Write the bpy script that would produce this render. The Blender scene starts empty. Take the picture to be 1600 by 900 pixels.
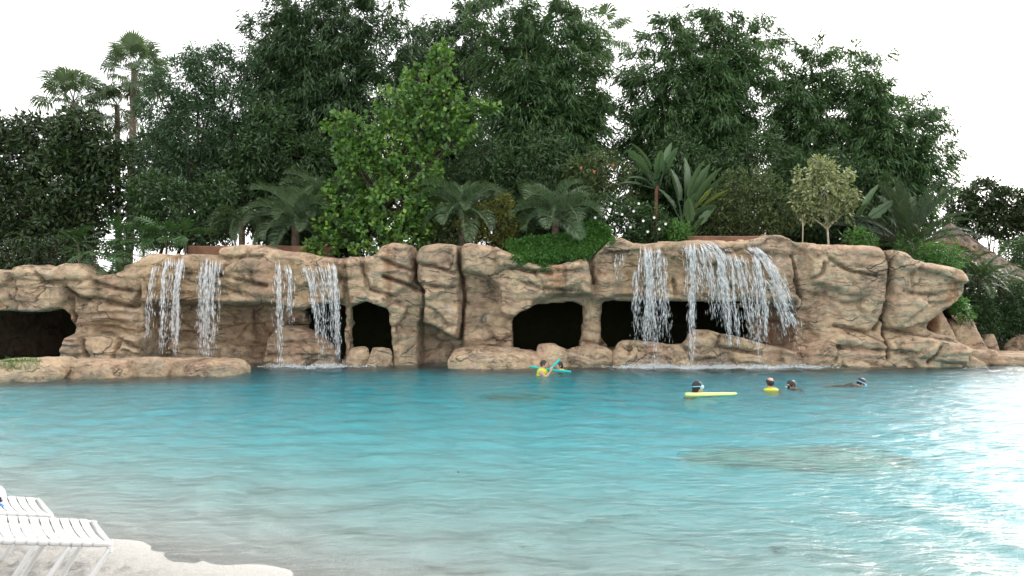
import bpy, math
import numpy as np
from mathutils import Vector, Matrix

scene = bpy.context.scene
COL = scene.collection
R = math.radians

# ------------------------------------------------------------------ camera
F_PX, CX, HOR, CAM_H = 1256.0, 800.0, 473.0, 2.0      # lens and horizon read off the photograph (1600 px wide)
cam_d = bpy.data.cameras.new("camera")
cam = bpy.data.objects.new("camera", cam_d)
COL.objects.link(cam)
cam.location = (0, 0, CAM_H)
cam.rotation_euler = (R(90), 0, 0)
cam_d.sensor_width = 36.0
cam_d.lens = 36.0 * F_PX / 1600.0
cam_d.shift_y = (HOR - 450.0) / 1600.0
cam_d.clip_start, cam_d.clip_end = 0.1, 3000
scene.camera = cam

# ------------------------------------------------------------------ sky, sun, exposure
SUN_AZ, SUN_EL = 48.0, 29.0           # degrees right of straight ahead, above the horizon: veiled sun
world = bpy.data.worlds.new("World")
scene.world = world
world.use_nodes = True
wn = world.node_tree.nodes
wl = world.node_tree.links
wn.clear()
w_out = wn.new("ShaderNodeOutputWorld")
w_bg = wn.new("ShaderNodeBackground")
w_sky = wn.new("ShaderNodeTexSky")
w_sky.sky_type = 'NISHITA'
w_sky.sun_disc = False
w_sky.sun_elevation = R(SUN_EL)
w_sky.sun_rotation = R(SUN_AZ)
w_sky.dust_density = 7.0
w_sky.air_density = 1.0
w_sky.ozone_density = 1.0
w_mix = wn.new("ShaderNodeMix")
w_mix.data_type = 'RGBA'
w_mix.inputs['Factor'].default_value = 0.68            # even cloud deck over the sky
w_cloud = wn.new("ShaderNodeRGB")
w_cloud.outputs[0].default_value = (9.2, 9.2, 9.1, 1)
w_hsv = wn.new("ShaderNodeHueSaturation")                # veiled by thin cloud: the blue is washed out
w_hsv.inputs['Saturation'].default_value = 0.35
wl.new(w_sky.outputs[0], w_hsv.inputs['Color'])
wl.new(w_hsv.outputs[0], w_mix.inputs['A'])
wl.new(w_cloud.outputs[0], w_mix.inputs['B'])
wl.new(w_mix.outputs['Result'], w_bg.inputs['Color'])
w_bg.inputs['Strength'].default_value = 0.15
wl.new(w_bg.outputs[0], w_out.inputs['Surface'])

sun_d = bpy.data.lights.new("sun", 'SUN')
sun = bpy.data.objects.new("sun", sun_d)
COL.objects.link(sun)
sun_d.energy = 1.0
sun_d.angle = R(14)
sun_d.color = (1.0, 0.95, 0.88)
_sd = Vector((math.sin(R(SUN_AZ)) * math.cos(R(SUN_EL)), math.cos(R(SUN_AZ)) * math.cos(R(SUN_EL)), math.sin(R(SUN_EL))))
sun.rotation_euler = (-_sd).to_track_quat('-Z', 'Y').to_euler()
sun.location = (15, 15, 30)

vs = scene.view_settings
vs.view_transform = 'Standard'
vs.look = 'None'
vs.exposure = 1.0
vs.gamma = 1.0
vs.use_curve_mapping = False
scene.render.engine = 'CYCLES'
cy = scene.cycles
cy.use_denoising = True
cy.max_bounces = 8
cy.diffuse_bounces = 3
cy.glossy_bounces = 4
cy.transmission_bounces = 6
cy.transparent_max_bounces = 8
cy.sample_clamp_indirect = 8.0

# ------------------------------------------------------------------ helpers
def P(u, v, Y):
    """point of the place seen at photo pixel (u, v) when it stands Y metres away"""
    return np.array([(u - CX) / F_PX * Y, Y, CAM_H + (HOR - v) / F_PX * Y])

def W0(v):
    return CAM_H * F_PX / (v - HOR)          # distance of a water-level point at picture height v

_tab = np.random.default_rng(7).random((64, 64, 64)).astype(np.float32)
def vnoise(x, y, z, seed=0):
    x = np.asarray(x, np.float32) + seed * 17.31; y = np.asarray(y, np.float32) + seed * 5.77; z = np.asarray(z, np.float32) + seed * 9.13
    x, y, z = np.broadcast_arrays(x, y, z)
    xi = np.floor(x).astype(np.int32); yi = np.floor(y).astype(np.int32); zi = np.floor(z).astype(np.int32)
    fx = x - xi; fy = y - yi; fz = z - zi
    fx = fx * fx * (3 - 2 * fx); fy = fy * fy * (3 - 2 * fy); fz = fz * fz * (3 - 2 * fz)
    xi &= 63; yi &= 63; zi &= 63
    x1 = (xi + 1) & 63; y1 = (yi + 1) & 63; z1 = (zi + 1) & 63
    t = _tab
    a = t[xi, yi, zi] * (1 - fx) + t[x1, yi, zi] * fx
    b = t[xi, y1, zi] * (1 - fx) + t[x1, y1, zi] * fx
    c = t[xi, yi, z1] * (1 - fx) + t[x1, yi, z1] * fx
    d = t[xi, y1, z1] * (1 - fx) + t[x1, y1, z1] * fx
    a = a * (1 - fy) + b * fy
    c = c * (1 - fy) + d * fy
    return (a * (1 - fz) + c * fz) * 2 - 1

def fbm(x, y, z, seed=0, octv=4):
    s = 0; a = 0.5; f = 1.0
    for o in range(octv):
        s = s + a * vnoise(x * f, y * f, z * f, seed + o)
        a *= 0.5; f *= 2.03
    return s

def sstep(a, b, x):
    t = np.clip((x - a) / (b - a), 0, 1)
    return t * t * (3 - 2 * t)

def make_mesh(name, verts, faces, smooth=True):
    """verts (n,3); faces (m,k) array or list of such arrays"""
    me = bpy.data.meshes.new(name)
    if not isinstance(faces, list):
        faces = [faces]
    faces = [np.asarray(f, np.int32) for f in faces if len(f)]
    verts = np.asarray(verts, np.float32)
    me.vertices.add(len(verts))
    me.vertices.foreach_set("co", verts.ravel())
    tot = np.concatenate([np.full(len(f), f.shape[1], np.int32) for f in faces])
    idx = np.concatenate([f.ravel() for f in faces])
    me.loops.add(len(idx))
    me.loops.foreach_set("vertex_index", idx)
    me.polygons.add(len(tot))
    st = np.zeros(len(tot), np.int32); st[1:] = np.cumsum(tot)[:-1]
    me.polygons.foreach_set("loop_start", st)
    me.polygons.foreach_set("loop_total", tot)
    me.polygons.foreach_set("use_smooth", np.full(len(tot), smooth, bool))
    me.update(calc_edges=True)
    me.validate(clean_customdata=False)
    return me

def link(name, me, mat, parent=None, loc=None):
    o = bpy.data.objects.new(name, me)
    COL.objects.link(o)
    if mat is not None and me is not None and len(me.materials) == 0:
        me.materials.append(mat)
    if parent is not None:
        o.parent = parent
    if loc is not None:
        o.location = [float(c) for c in loc]
    return o

def tag(o, label, cat, group=None):
    o["label"] = label
    o["category"] = cat
    if group:
        o["group"] = group
    return o

def thing(name, label, cat, loc, group=None, rz=0.0):
    o = link(name, None, None, None, loc)
    o.empty_display_size = 0.2
    o.rotation_euler = (0, 0, rz)
    return tag(o, label, cat, group)

def part(root, name, verts, faces, mat, smooth=True):
    """a child mesh; verts given in world coordinates, root unrotated"""
    v = np.asarray(verts, np.float32) - np.array(root.location, np.float32)
    return link(name, make_mesh(name, v, faces, smooth), mat, root)

def structure(name, verts, faces, mat, smooth=True):
    o = link(name, make_mesh(name, verts, faces, smooth), mat)
    o["kind"] = "structure"
    return o

def merge(chunks):
    """chunks: list of (verts, faces-array-of-one-size); returns verts, [faces by size]"""
    vs_, fs_, n = [], {}, 0
    for v, f in chunks:
        for ff in (f if isinstance(f, list) else [f]):
            ff = np.asarray(ff, np.int32)
            if len(ff):
                fs_.setdefault(ff.shape[1], []).append(ff + n)
        vs_.append(np.asarray(v, np.float32)); n += len(v)
    return np.concatenate(vs_), [np.concatenate(x) for x in fs_.values()]

def tube(pts, rad, n=8, cap=True):
    pts = np.asarray(pts, float); m = len(pts)
    rad = np.broadcast_to(np.asarray(rad, float), (m,))
    t = np.gradient(pts, axis=0)
    t /= np.linalg.norm(t, axis=1)[:, None] + 1e-9
    ref = np.array([0, 0, 1.0]) if abs(t[0, 2]) < 0.9 else np.array([0, 1.0, 0])
    a = np.cross(t[0], ref); a /= np.linalg.norm(a)
    V = []
    for i in range(m):
        a = a - t[i] * np.dot(a, t[i]); a /= np.linalg.norm(a) + 1e-9
        b = np.cross(t[i], a)
        th = np.arange(n) * 2 * math.pi / n
        V.append(pts[i] + rad[i] * (np.cos(th)[:, None] * a + np.sin(th)[:, None] * b))
    V = np.concatenate(V)
    i = np.arange(m - 1)[:, None] * n; j = np.arange(n)[None, :]; j2 = (j + 1) % n
    q = np.stack([i + j, i + j2, i + n + j2, i + n + j], -1).reshape(-1, 4)
    f = [q]
    if cap:
        V = np.concatenate([V, pts[:1], pts[-1:]])
        jj = np.arange(n); k = (jj + 1) % n
        f.append(np.stack([np.full(n, m * n), k, jj], -1))
        f.append(np.stack([np.full(n, m * n + 1), (m - 1) * n + jj, (m - 1) * n + k], -1))
    return V, f

def curve(pts, n=12):
    """smooth Catmull-Rom through points"""
    p = np.asarray(pts, float)
    p = np.concatenate([2 * p[:1] - p[1:2], p, 2 * p[-1:] - p[-2:-1]])
    out = []
    for i in range(1, len(p) - 2):
        t = np.linspace(0, 1, n, endpoint=False)[:, None]
        a, b, c, d = p[i - 1], p[i], p[i + 1], p[i + 2]
        out.append(0.5 * (2 * b + (c - a) * t + (2 * a - 5 * b + 4 * c - d) * t ** 2 + (3 * b - a - 3 * c + d) * t ** 3))
    out.append(p[-2:-1])
    return np.concatenate(out)

def box(c, s):
    c = np.asarray(c, float); s = np.asarray(s, float) / 2
    v = np.array([[x, y, z] for x in (-1, 1) for y in (-1, 1) for z in (-1, 1)]) * s + c
    f = np.array([[0, 1, 3, 2], [4, 6, 7, 5], [0, 4, 5, 1], [2, 3, 7, 6], [0, 2, 6, 4], [1, 5, 7, 3]])
    return v, f

def surface_nets(f, org, h):
    """f (nx,ny,nz) < 0 inside; returns verts, quads"""
    nx, ny, nz = f.shape
    ins = f < 0
    cnt = np.zeros((nx - 1, ny - 1, nz - 1), np.uint8)
    for a in (0, 1):
        for b in (0, 1):
            for c in (0, 1):
                cnt += ins[a:nx - 1 + a, b:ny - 1 + b, c:nz - 1 + c]
    act = np.nonzero((cnt > 0) & (cnt < 8))
    I, J, K = [a.astype(np.int32) for a in act]
    n = len(I)
    acc = np.zeros((n, 3), np.float32); num = np.zeros(n, np.float32)
    corners = [(a, b, c) for a in (0, 1) for b in (0, 1) for c in (0, 1)]
    cv = {c: f[I + c[0], J + c[1], K + c[2]] for c in corners}
    for c in corners:
        for ax in range(3):
            if c[ax] == 0:
                d = list(c); d[ax] = 1; d = tuple(d)
                fa, fb = cv[c], cv[d]
                m = (fa < 0) != (fb < 0)
                t = np.where(m, fa / np.where(m, fa - fb, 1), 0)
                pt = np.zeros((n, 3), np.float32)
                pt[:, 0] = c[0]; pt[:, 1] = c[1]; pt[:, 2] = c[2]
                pt[:, ax] += t
                acc += pt * m[:, None]; num += m
    V = (acc / num[:, None] + np.stack([I, J, K], -1)) * np.asarray(h, np.float32) + np.asarray(org, np.float32)
    idm = np.full((nx - 1, ny - 1, nz - 1), -1, np.int32)
    idm[I, J, K] = np.arange(n)
    quads = []
    for ax in range(3):
        o1, o2 = [(1, 2), (2, 0), (0, 1)][ax]
        sl0 = [slice(None)] * 3; sl1 = [slice(None)] * 3
        sl0[ax] = slice(0, -1); sl1[ax] = slice(1, None)
        a = ins[tuple(sl0)]; b = ins[tuple(sl1)]
        ch = np.array(np.nonzero(a != b))
        ok = (ch[o1] > 0) & (ch[o2] > 0) & (ch[o1] < f.shape[o1] - 1) & (ch[o2] < f.shape[o2] - 1)
        ch = ch[:, ok]
        flip = a[tuple(ch)]
        def cell(d1, d2):
            q = ch.copy(); q[o1] -= d1; q[o2] -= d2
            return idm[tuple(q)]
        q = np.stack([cell(1, 1), cell(0, 1), cell(0, 0), cell(1, 0)], -1)
        q[~flip] = q[~flip][:, ::-1]
        quads.append(q)
    return V, np.concatenate(quads)

def blur3(f, k=1):
    for _ in range(k):
        for ax in range(3):
            g = f.copy()
            s0 = [slice(None)] * 3; s1 = [slice(None)] * 3; sm = [slice(None)] * 3
            s0[ax] = slice(0, -2); s1[ax] = slice(2, None); sm[ax] = slice(1, -1)
            g[tuple(sm)] = 0.25 * f[tuple(s0)] + 0.5 * f[tuple(sm)] + 0.25 * f[tuple(s1)]
            f = g
    return f

def poly_sd(poly, X, Z):
    """signed distance to a polygon in the x-z plane, negative inside"""
    p = np.asarray(poly, float)
    d = np.full(X.shape, 1e9); inside = np.zeros(X.shape, bool)
    for i in range(len(p)):
        a, b = p[i], p[(i + 1) % len(p)]
        e = b - a
        wx, wz = X - a[0], Z - a[1]
        t = np.clip((wx * e[0] + wz * e[1]) / (e @ e + 1e-12), 0, 1)
        d = np.minimum(d, (wx - t * e[0]) ** 2 + (wz - t * e[1]) ** 2)
        c = (a[1] <= Z) != (b[1] <= Z)
        with np.errstate(divide='ignore', invalid='ignore'):
            xi = a[0] + (Z - a[1]) / (b[1] - a[1] if b[1] != a[1] else 1e-9) * e[0]
        inside ^= c & (X < xi)
    d = np.sqrt(d)
    return np.where(inside, -d, d)

# ------------------------------------------------------------------ materials
def mat_new(name):
    m = bpy.data.materials.new(name)
    m.use_nodes = True
    nt = m.node_tree
    nt.nodes.clear()
    out = nt.nodes.new("ShaderNodeOutputMaterial")
    return m, nt, out

class NB:
    """tiny node builder"""
    def __init__(s, nt):
        s.nt = nt
    def n(s, t, **kw):
        x = s.nt.nodes.new(t)
        for k, v in kw.items():
            setattr(x, k, v)
        return x
    def l(s, a, b):
        s.nt.links.new(a, b)
    def val(s, x, inp):
        if hasattr(x, 'is_linked'):
            s.l(x, inp)
        else:
            inp.default_value = x
    def pos(s):
        return s.n("ShaderNodeNewGeometry").outputs['Position']
    def mapping(s, vec, scale=(1, 1, 1), loc=(0, 0, 0)):
        m = s.n("ShaderNodeMapping")
        s.l(vec, m.inputs['Vector']); m.inputs['Scale'].default_value = scale; m.inputs['Location'].default_value = loc
        return m.outputs[0]
    def noise(s, vec, scale, detail=4, rough=0.55, dist=0.0):
        n = s.n("ShaderNodeTexNoise")
        if vec is not None:
            s.l(vec, n.inputs['Vector'])
        n.inputs['Scale'].default_value = scale; n.inputs['Detail'].default_value = detail
        n.inputs['Roughness'].default_value = rough; n.inputs['Distortion'].default_value = dist
        return n.outputs['Fac']
    def ramp(s, fac, stops, interp='LINEAR'):
        r = s.n("ShaderNodeValToRGB")
        r.color_ramp.interpolation = interp
        e = r.color_ramp.elements
        while len(e) < len(stops):
            e.new(0.5)
        for i, (p, c) in enumerate(stops):
            e[i].position = p
            e[i].color = (*c, 1) if hasattr(c, '__len__') else (c, c, c, 1)
        s.l(fac, r.inputs[0])
        return r.outputs[0]
    def mix(s, f, a, b, blend='MIX'):
        m = s.n("ShaderNodeMix"); m.data_type = 'RGBA'; m.blend_type = blend
        for x, k in ((f, 'Factor'), (a, 'A'), (b, 'B')):
            if hasattr(x, 'is_linked'):
                s.l(x, m.inputs[k])
            else:
                m.inputs[k].default_value = (*x, 1) if hasattr(x, '__len__') else x
        return m.outputs['Result']
    def math(s, op, a, b=None, c=None, clamp=False):
        m = s.n("ShaderNodeMath"); m.operation = op; m.use_clamp = clamp
        for i, x in enumerate((a, b, c)):
            if x is not None:
                s.val(x, m.inputs[i])
        return m.outputs[0]
    def bump(s, h, strength=0.5, dist=0.05, normal=None):
        b = s.n("ShaderNodeBump")
        b.inputs['Strength'].default_value = strength; b.inputs['Distance'].default_value = dist
        s.l(h, b.inputs['Height'])
        if normal is not None:
            s.l(normal, b.inputs['Normal'])
        return b.outputs[0]
    def principled(s, color, rough=0.6, spec=0.5, normal=None, **kw):
        p = s.n("ShaderNodeBsdfPrincipled")
        if hasattr(color, 'is_linked'):
            s.l(color, p.inputs['Base Color'])
        else:
            p.inputs['Base Color'].default_value = (*color, 1)
        s.val(rough, p.inputs['Roughness'])
        p.inputs['Specular IOR Level'].default_value = spec
        if normal is not None:
            s.l(normal, p.inputs['Normal'])
        for k, v in kw.items():
            s.val(v, p.inputs[k.replace('_', ' ')])
        return p.outputs[0]

def leaf_mat(name, dark, mid, light, trans=0.25, rough=0.45, tip=None, spec=0.4, patch=0.7):
    m, nt, out = mat_new(name)
    b = NB(nt)
    geo = b.n("ShaderNodeNewGeometry")
    rnd = geo.outputs['Random Per Island']
    big = b.noise(geo.outputs['Position'], patch, 2)
    f = b.math('ADD', b.math('MULTIPLY', rnd, 0.6), b.math('MULTIPLY', big, 0.55))
    stops = [(0.2, dark), (0.52, mid), (0.76 if tip else 0.9, light)]
    if tip:
        stops.append((0.88, tip))
    c = b.ramp(f, stops)
    bs = b.principled(c, rough, spec)
    tr = b.n("ShaderNodeBsdfTranslucent")
    b.l(b.mix(0.5, c, (light[0] * 1.6, light[1] * 1.7, light[2] * 0.9)), tr.inputs['Color'])
    ms = b.n("ShaderNodeMixShader"); ms.inputs[0].default_value = trans
    b.l(bs, ms.inputs[1]); b.l(tr.outputs[0], ms.inputs[2])
    b.l(ms.outputs[0], out.inputs['Surface'])
    return m

def plain_mat(name, color, rough=0.6, spec=0.4, var=0.15, scale=6.0, bump=0.0, bscale=30.0, **kw):
    m, nt, out = mat_new(name)
    b = NB(nt)
    n = b.noise(b.n("ShaderNodeTexCoord").outputs['Object'], scale, 3)
    lo = tuple(c * (1 - var) for c in color); hi = tuple(min(1, c * (1 + var)) for c in color)
    c = b.ramp(n, [(0.3, lo), (0.7, hi)])
    nm = None
    if bump:
        nm = b.bump(b.noise(b.n("ShaderNodeTexCoord").outputs['Object'], bscale, 4), bump, 0.02)
    b.l(b.principled(c, rough, spec, nm, **kw), out.inputs['Surface'])
    return m

# ================================================================== GROUND: beach, lagoon bed and land in one sheet
def shore(x, y):
    """metres from the waterline out into the lagoon (negative on the beach)"""
    return 0.51 * x + 0.86 * y - 4.12 + 0.06 * np.sin(x * 0.9 + 0.6) + 0.08 * np.sin(y * 1.1 + x * 1.7)

def ground_z(x, y):
    s = shore(x, y)
    beach = 0.62 * (1 - np.exp(-0.20 * np.maximum(-s, 0) ** 1.35))
    bed = -2.7 * (1 - np.exp(-np.maximum(s, 0) ** 1.12 * (0.038 + 0.004 * np.clip(-x, 0, 10))))
    z = np.where(s < 0, beach, bed)
    # lumpy trodden sand above the waterline
    near = sstep(0.02, -0.7, s) * sstep(9.0, 7.0, np.abs(x + 2.5)) * (y < 9)
    lump = fbm(x / 0.30, y / 0.30, 0, 3, 3) * 0.06 + np.abs(fbm(x / 0.15, y / 0.15, 0, 9, 3)) * 0.11 + np.abs(vnoise(x / 0.045, y / 0.045, 0, 19)) * 0.036
    crumb = np.clip(fbm(x / 0.07, y / 0.07, 0, 23, 3) - 0.08, 0, 1) * 0.10 * sstep(-0.1, 0.25, fbm(x / 0.5, y / 0.5, 0, 33, 2))
    z = z + near * (lump - 0.02 + crumb)
    z = z + sstep(0, 1.5, s) * 0.03 * fbm(x / 0.9, y / 0.9, 0, 5, 3)
    # lagoon sides out of view, land behind the rocks
    rim = np.maximum(sstep(23, 28, x) * 3.3 - 2.7, sstep(-24, -29, x) * 3.3 - 2.7)
    z = np.maximum(z, rim)
    back = sstep(36.0, 37.6, y) * 5.7 - 2.7
    backr = sstep(29.0, 31.0, y) * 3.2 - 2.7
    k = sstep(15.2, 17.2, x)
    z = np.maximum(z, back * (1 - k) + backr * k)
    return z

def grid_axis(segs):
    out = [segs[0][0]]
    for a, b, h in segs:
        n = max(1, int(round((b - a) / h)))
        out += list(np.linspace(a, b, n + 1)[1:])
    return np.array(out)

gx = grid_axis([(-900, -60, 120), (-60, -24, 3), (-24, -4.9, 0.3), (-4.9, -0.6, 0.032), (-0.6, 8, 0.15), (8, 30, 0.5), (30, 60, 3), (60, 900, 120)])
gy = grid_axis([(-300, -10, 60), (-10, 3.6, 0.5), (3.6, 7.6, 0.032), (7.6, 12, 0.15), (12, 29, 0.35), (29, 39, 0.4), (39, 60, 3), (60, 1500, 150)])
GX, GY = np.meshgrid(gx, gy, indexing='ij')
GZ = ground_z(GX, GY)
def grid_faces(nx, ny):
    i = np.arange(nx - 1)[:, None] * ny; j = np.arange(ny - 1)[None, :]
    return np.stack([i + j, i + ny + j, i + ny + j + 1, i + j + 1], -1).reshape(-1, 4)

m_ground, nt, out = mat_new("sand_and_bed"); b = NB(nt)
pos = b.pos()
sep = b.n("ShaderNodeSeparateXYZ"); b.l(pos, sep.inputs[0])
fine = b.noise(pos, 60, 5, 0.7)
mid_ = b.noise(pos, 5, 4)
sand = b.mix(b.ramp(fine, [(0.3, 0.0), (0.75, 1.0)]), (0.38, 0.365, 0.34), (0.62, 0.605, 0.58))
sand = b.mix(b.math('MULTIPLY', b.ramp(mid_, [(0.4, 0), (0.65, 1)]), 0.35), sand, (0.36, 0.34, 0.31))
wet = b.mix(mid_, (0.70, 0.69, 0.65), (0.80, 0.79, 0.76))
bedc = b.mix(b.noise(pos, 0.7, 4), (0.66, 0.78, 0.79), (0.78, 0.86, 0.86))
leafy = b.ramp(b.noise(b.mapping(pos, (1.0, 2.4, 1)), 1.5, 5, 0.6), [(0.60, 0), (0.68, 1)])
leafy = b.math('MULTIPLY', leafy, b.math('GREATER_THAN', sep.outputs['X'], -0.8))
bedc2 = b.mix(b.math('MULTIPLY', leafy, 0.7), wet, (0.30, 0.25, 0.17))
bedf = b.mix(b.ramp(b.math('MULTIPLY', sep.outputs['Z'], -1.0), [(0.25, 0), (0.7, 1)]), bedc2, bedc)
z01 = b.n("ShaderNodeMapRange"); b.l(sep.outputs['Z'], z01.inputs[0])
z01.inputs[1].default_value = -0.05; z01.inputs[2].default_value = 0.07
c = b.mix(z01.outputs[0], bedf, sand)
land = b.n("ShaderNodeMapRange"); b.l(sep.outputs['Y'], land.inputs[0])
land.inputs[1].default_value = 29.0; land.inputs[2].default_value = 29.6
soil = b.mix(b.noise(pos, 3, 4), (0.05, 0.04, 0.025), (0.07, 0.08, 0.03))
c = b.mix(land.outputs[0], c, soil)
damp = b.n("ShaderNodeMapRange"); b.l(sep.outputs['Z'], damp.inputs[0]); damp.inputs[1].default_value = 0.075; damp.inputs[2].default_value = 0.02
above = b.n("ShaderNodeMapRange"); b.l(sep.outputs['Z'], above.inputs[0]); above.inputs[1].default_value = -0.05; above.inputs[2].default_value = 0.0
c = b.mix(b.math('MULTIPLY', b.math('MULTIPLY', damp.outputs[0], above.outputs[0]), 0.18), c, b.mix(1.0, c, (0.62, 0.58, 0.52), 'MULTIPLY'))
nm = b.bump(b.noise(pos, 26, 7, 0.78), 1.0, 0.045)
b.l(b.principled(c, 0.9, 0.15, nm), out.inputs['Surface'])
structure("ground", np.stack([GX, GY, GZ], -1).reshape(-1, 3), grid_faces(len(gx), len(gy)), m_ground)

# ================================================================== WATER
rng = np.random.default_rng(11)
yr = [2.2]
while yr[-1] < 29.9:
    yr.append(yr[-1] * 1.0080)
yr = np.array(yr + [31.0])
tx = np.concatenate([[-32, -16, -8, -4, -2.2, -1.6], np.linspace(-1.22, 1.22, 520), [1.6, 2.2, 4, 8, 16, 32]])
WY, TX = np.meshgrid(yr, tx, indexing='ij')
WX = np.clip(TX * (WY * 0.56 + 0.6), -30, 30)
WX = np.where(np.abs(TX) >= 16, np.sign(TX) * 30, WX)
WX = np.where(np.abs(TX) == 8, np.sign(TX) * 27, WX)
WZ = np.zeros_like(WX)
for i in range(46):
    lam = 0.20 * (7.0 ** rng.random())
    ang = rng.normal(R(250), R(38))
    k = 2 * math.pi / lam
    slope = 0.020 * (1.0 if lam > 0.5 else 0.9)
    # gusty patches: every component fades in and out over the lagoon
    amp = slope / k * (0.55 + 0.9 * np.clip(vnoise(WX / 4.5, WY / 4.5, i * 3.3, 2) + 0.2, 0, 1.2))
    WZ += amp * np.sin(k * (WX * math.cos(ang) + WY * math.sin(ang)) + rng.random() * 6.28 + 1.2 * vnoise(WX / 1.7, WY / 1.7, i, 8))
chop = sstep(19, 25, WY)
WZ = WZ * (1 + 0.5 * chop)
m_water, nt, out = mat_new("lagoon_water"); b = NB(nt)
pos = b.pos()
gl = b.n("ShaderNodeBsdfRefraction"); gs = b.n("ShaderNodeBsdfGlossy"); fr = b.n("ShaderNodeFresnel"); mx = b.n("ShaderNodeMixShader")
gs.inputs['Roughness'].default_value = 0.03; fr.inputs['IOR'].default_value = 1.333
gl.inputs['IOR'].default_value = 1.333
gl.inputs['Roughness'].default_value = 0.08
gl.inputs['Color'].default_value = (0.97, 1.0, 1.0, 1)
n1 = b.noise(b.mapping(pos, (0.8, 1.7, 1)), 4.6, 5, 0.60, 0.4)
wnrm = b.bump(n1, 0.72, 0.050)
for nd in (gl, gs):
    b.l(wnrm, nd.inputs['Normal'])
b.l(fr.outputs[0], mx.inputs[0]); b.l(gl.outputs[0], mx.inputs[1]); b.l(gs.outputs[0], mx.inputs[2])
b.l(mx.outputs[0], out.inputs['Surface'])
va = b.n("ShaderNodeVolumeAbsorption")
va.inputs['Color'].default_value = (0.08, 0.885, 0.94, 1)
va.inputs['Density'].default_value = 0.80
b.l(va.outputs[0], out.inputs['Volume'])
wf = grid_faces(len(yr), len(tx))[:, ::-1]
structure("water", np.stack([WX, WY, WZ], -1).reshape(-1, 3), wf, m_water)

# ================================================================== ROCK CLIFF
YREF = 25.7
def uv(u, v):
    return ((u - CX) / F_PX * YREF, CAM_H + (HOR - v) / F_PX * YREF)
def upoly(pts):
    return [uv(*p) for p in pts]
H = 0.042
X0, X1, Y0, Y1, Z0, Z1 = -20.0, 15.2, 24.3, 29.3, -1.3, 4.75
cx = np.arange(X0, X1, H, dtype=np.float32); cyy = np.arange(Y0, Y1, H, dtype=np.float32); cz = np.arange(Z0, Z1, H, dtype=np.float32)
MX, MZ = np.meshgrid(cx, cz, indexing='ij')
# uneven tracing: features wander a little
WXm = MX + 0.10 * fbm(MX / 0.8, MZ / 0.8, 0, 31, 3)
WZm = MZ + 0.09 * fbm(MX / 0.8, MZ / 0.8, 0, 41, 3)
DEEP = 6.0
D = np.full(MX.shape, 0.15, np.float32)
def lay(pts, depth, soft=0.12):
    global D
    m = sstep(soft, -soft, poly_sd(upoly(pts), WXm, WZm))
    D = D * (1 - m) + (depth if np.isscalar(depth) else depth) * m
U = MX / YREF * F_PX + CX
V = HOR - (MZ - CAM_H) / YREF * F_PX
# hanging blocks above the left cave
lay([(-260, 390), (26, 395), (27, 487), (-260, 487)], -0.15, 0.099)
lay([(29, 395), (100, 400), (106, 470), (96, 482), (60, 489), (30, 487)], -0.45, 0.099)
# shelves between the left cave and the first falls
lay([(100, 395), (232, 390), (226, 450), (205, 476), (150, 470), (103, 452)], -0.25, 0.062)
lay([(135, 470), (230, 482), (236, 520), (150, 508)], -0.12, 0.062)
lay([(92, 620), (97, 548), (112, 524), (180, 521), (252, 530), (262, 552), (266, 620)], -0.55, 0.087)
# ledge carrying the left falls, hollow below it
lay([(232, 476), (532, 470), (532, 620), (232, 620)], 1.35, 0.087)
lay([(232, 620), (240, 532), (330, 538), (420, 545), (430, 620)], 0.75, 0.155)
lay([(222, 380), (345, 384), (440, 376), (530, 388), (536, 474), (500, 478), (476, 487), (440, 477), (345, 474), (232, 474)], -0.70, 0.099)
lay([(395, 620), (412, 530), (432, 506), (470, 507), (500, 526), (522, 548), (528, 620)], -0.10, 0.099)
# column and blocks in the middle
lay([(527, 470), (552, 470), (550, 500), (548, 560), (556, 620), (524, 620), (531, 540)], 0.05, 0.062)
lay([(536, 390), (600, 372), (650, 374), (650, 452), (640, 470), (610, 484), (575, 476), (545, 478)], -0.42, 0.093)
lay([(602, 470), (650, 440), (664, 505), (660, 620), (606, 620)], -0.12, 0.074)
lay([(654, 508), (718, 512), (719, 620), (654, 620)], 0.80, 0.099)
lay([(651, 372), (717, 374), (719, 500), (715, 532), (690, 518), (664, 506), (654, 455)], -0.50, 0.074)
lay([(719, 372), (805, 374), (806, 620), (719, 620)], 0.0, 0.062)
lay([(720, 370), (800, 372), (830, 395), (925, 395), (926, 462), (868, 463), (838, 474), (822, 492), (797, 497), (782, 488), (778, 448), (755, 428), (722, 422)], -0.62, 0.081)
# pillar and the wide ledge of the right falls
lay([(905, 462), (950, 462), (946, 485), (945, 525), (960, 545), (975, 620), (880, 620), (902, 545), (911, 520), (912, 485)], 0.15, 0.062)
lay([(945, 470), (1245, 470), (1245, 620), (945, 620)], 0.9, 0.074)
dome = -0.95 + 0.95 * np.clip(np.abs((U - 1090) / 168), 0, 1) ** 4 - 0.10
lay([(926, 372), (1090, 366), (1240, 366), (1246, 470), (1200, 473), (926, 471)], dome, 0.081)
lay([(945, 620), (952, 556), (964, 531), (980, 527), (1062, 533), (1090, 545), (1090, 620)], -0.75, 0.074)
lay([(1052, 620), (1060, 534), (1073, 511), (1092, 510), (1142, 520), (1205, 538), (1250, 552), (1262, 620)], -0.90, 0.081)
# big right-hand face
lay([(1236, 360), (1560, 360), (1560, 620), (1236, 620)], -0.35, 0.136)
lay([(1250, 360), (1378, 372), (1377, 470), (1330, 462), (1262, 440)], -0.62, 0.099)
lay([(1382, 372), (1560, 380), (1560, 462), (1480, 474), (1440, 505), (1385, 515)], -0.75, 0.087)
lay([(1240, 620), (1250, 548), (1300, 520), (1390, 528), (1470, 522), (1540, 560), (1560, 620)], -0.85, 0.136)
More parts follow.
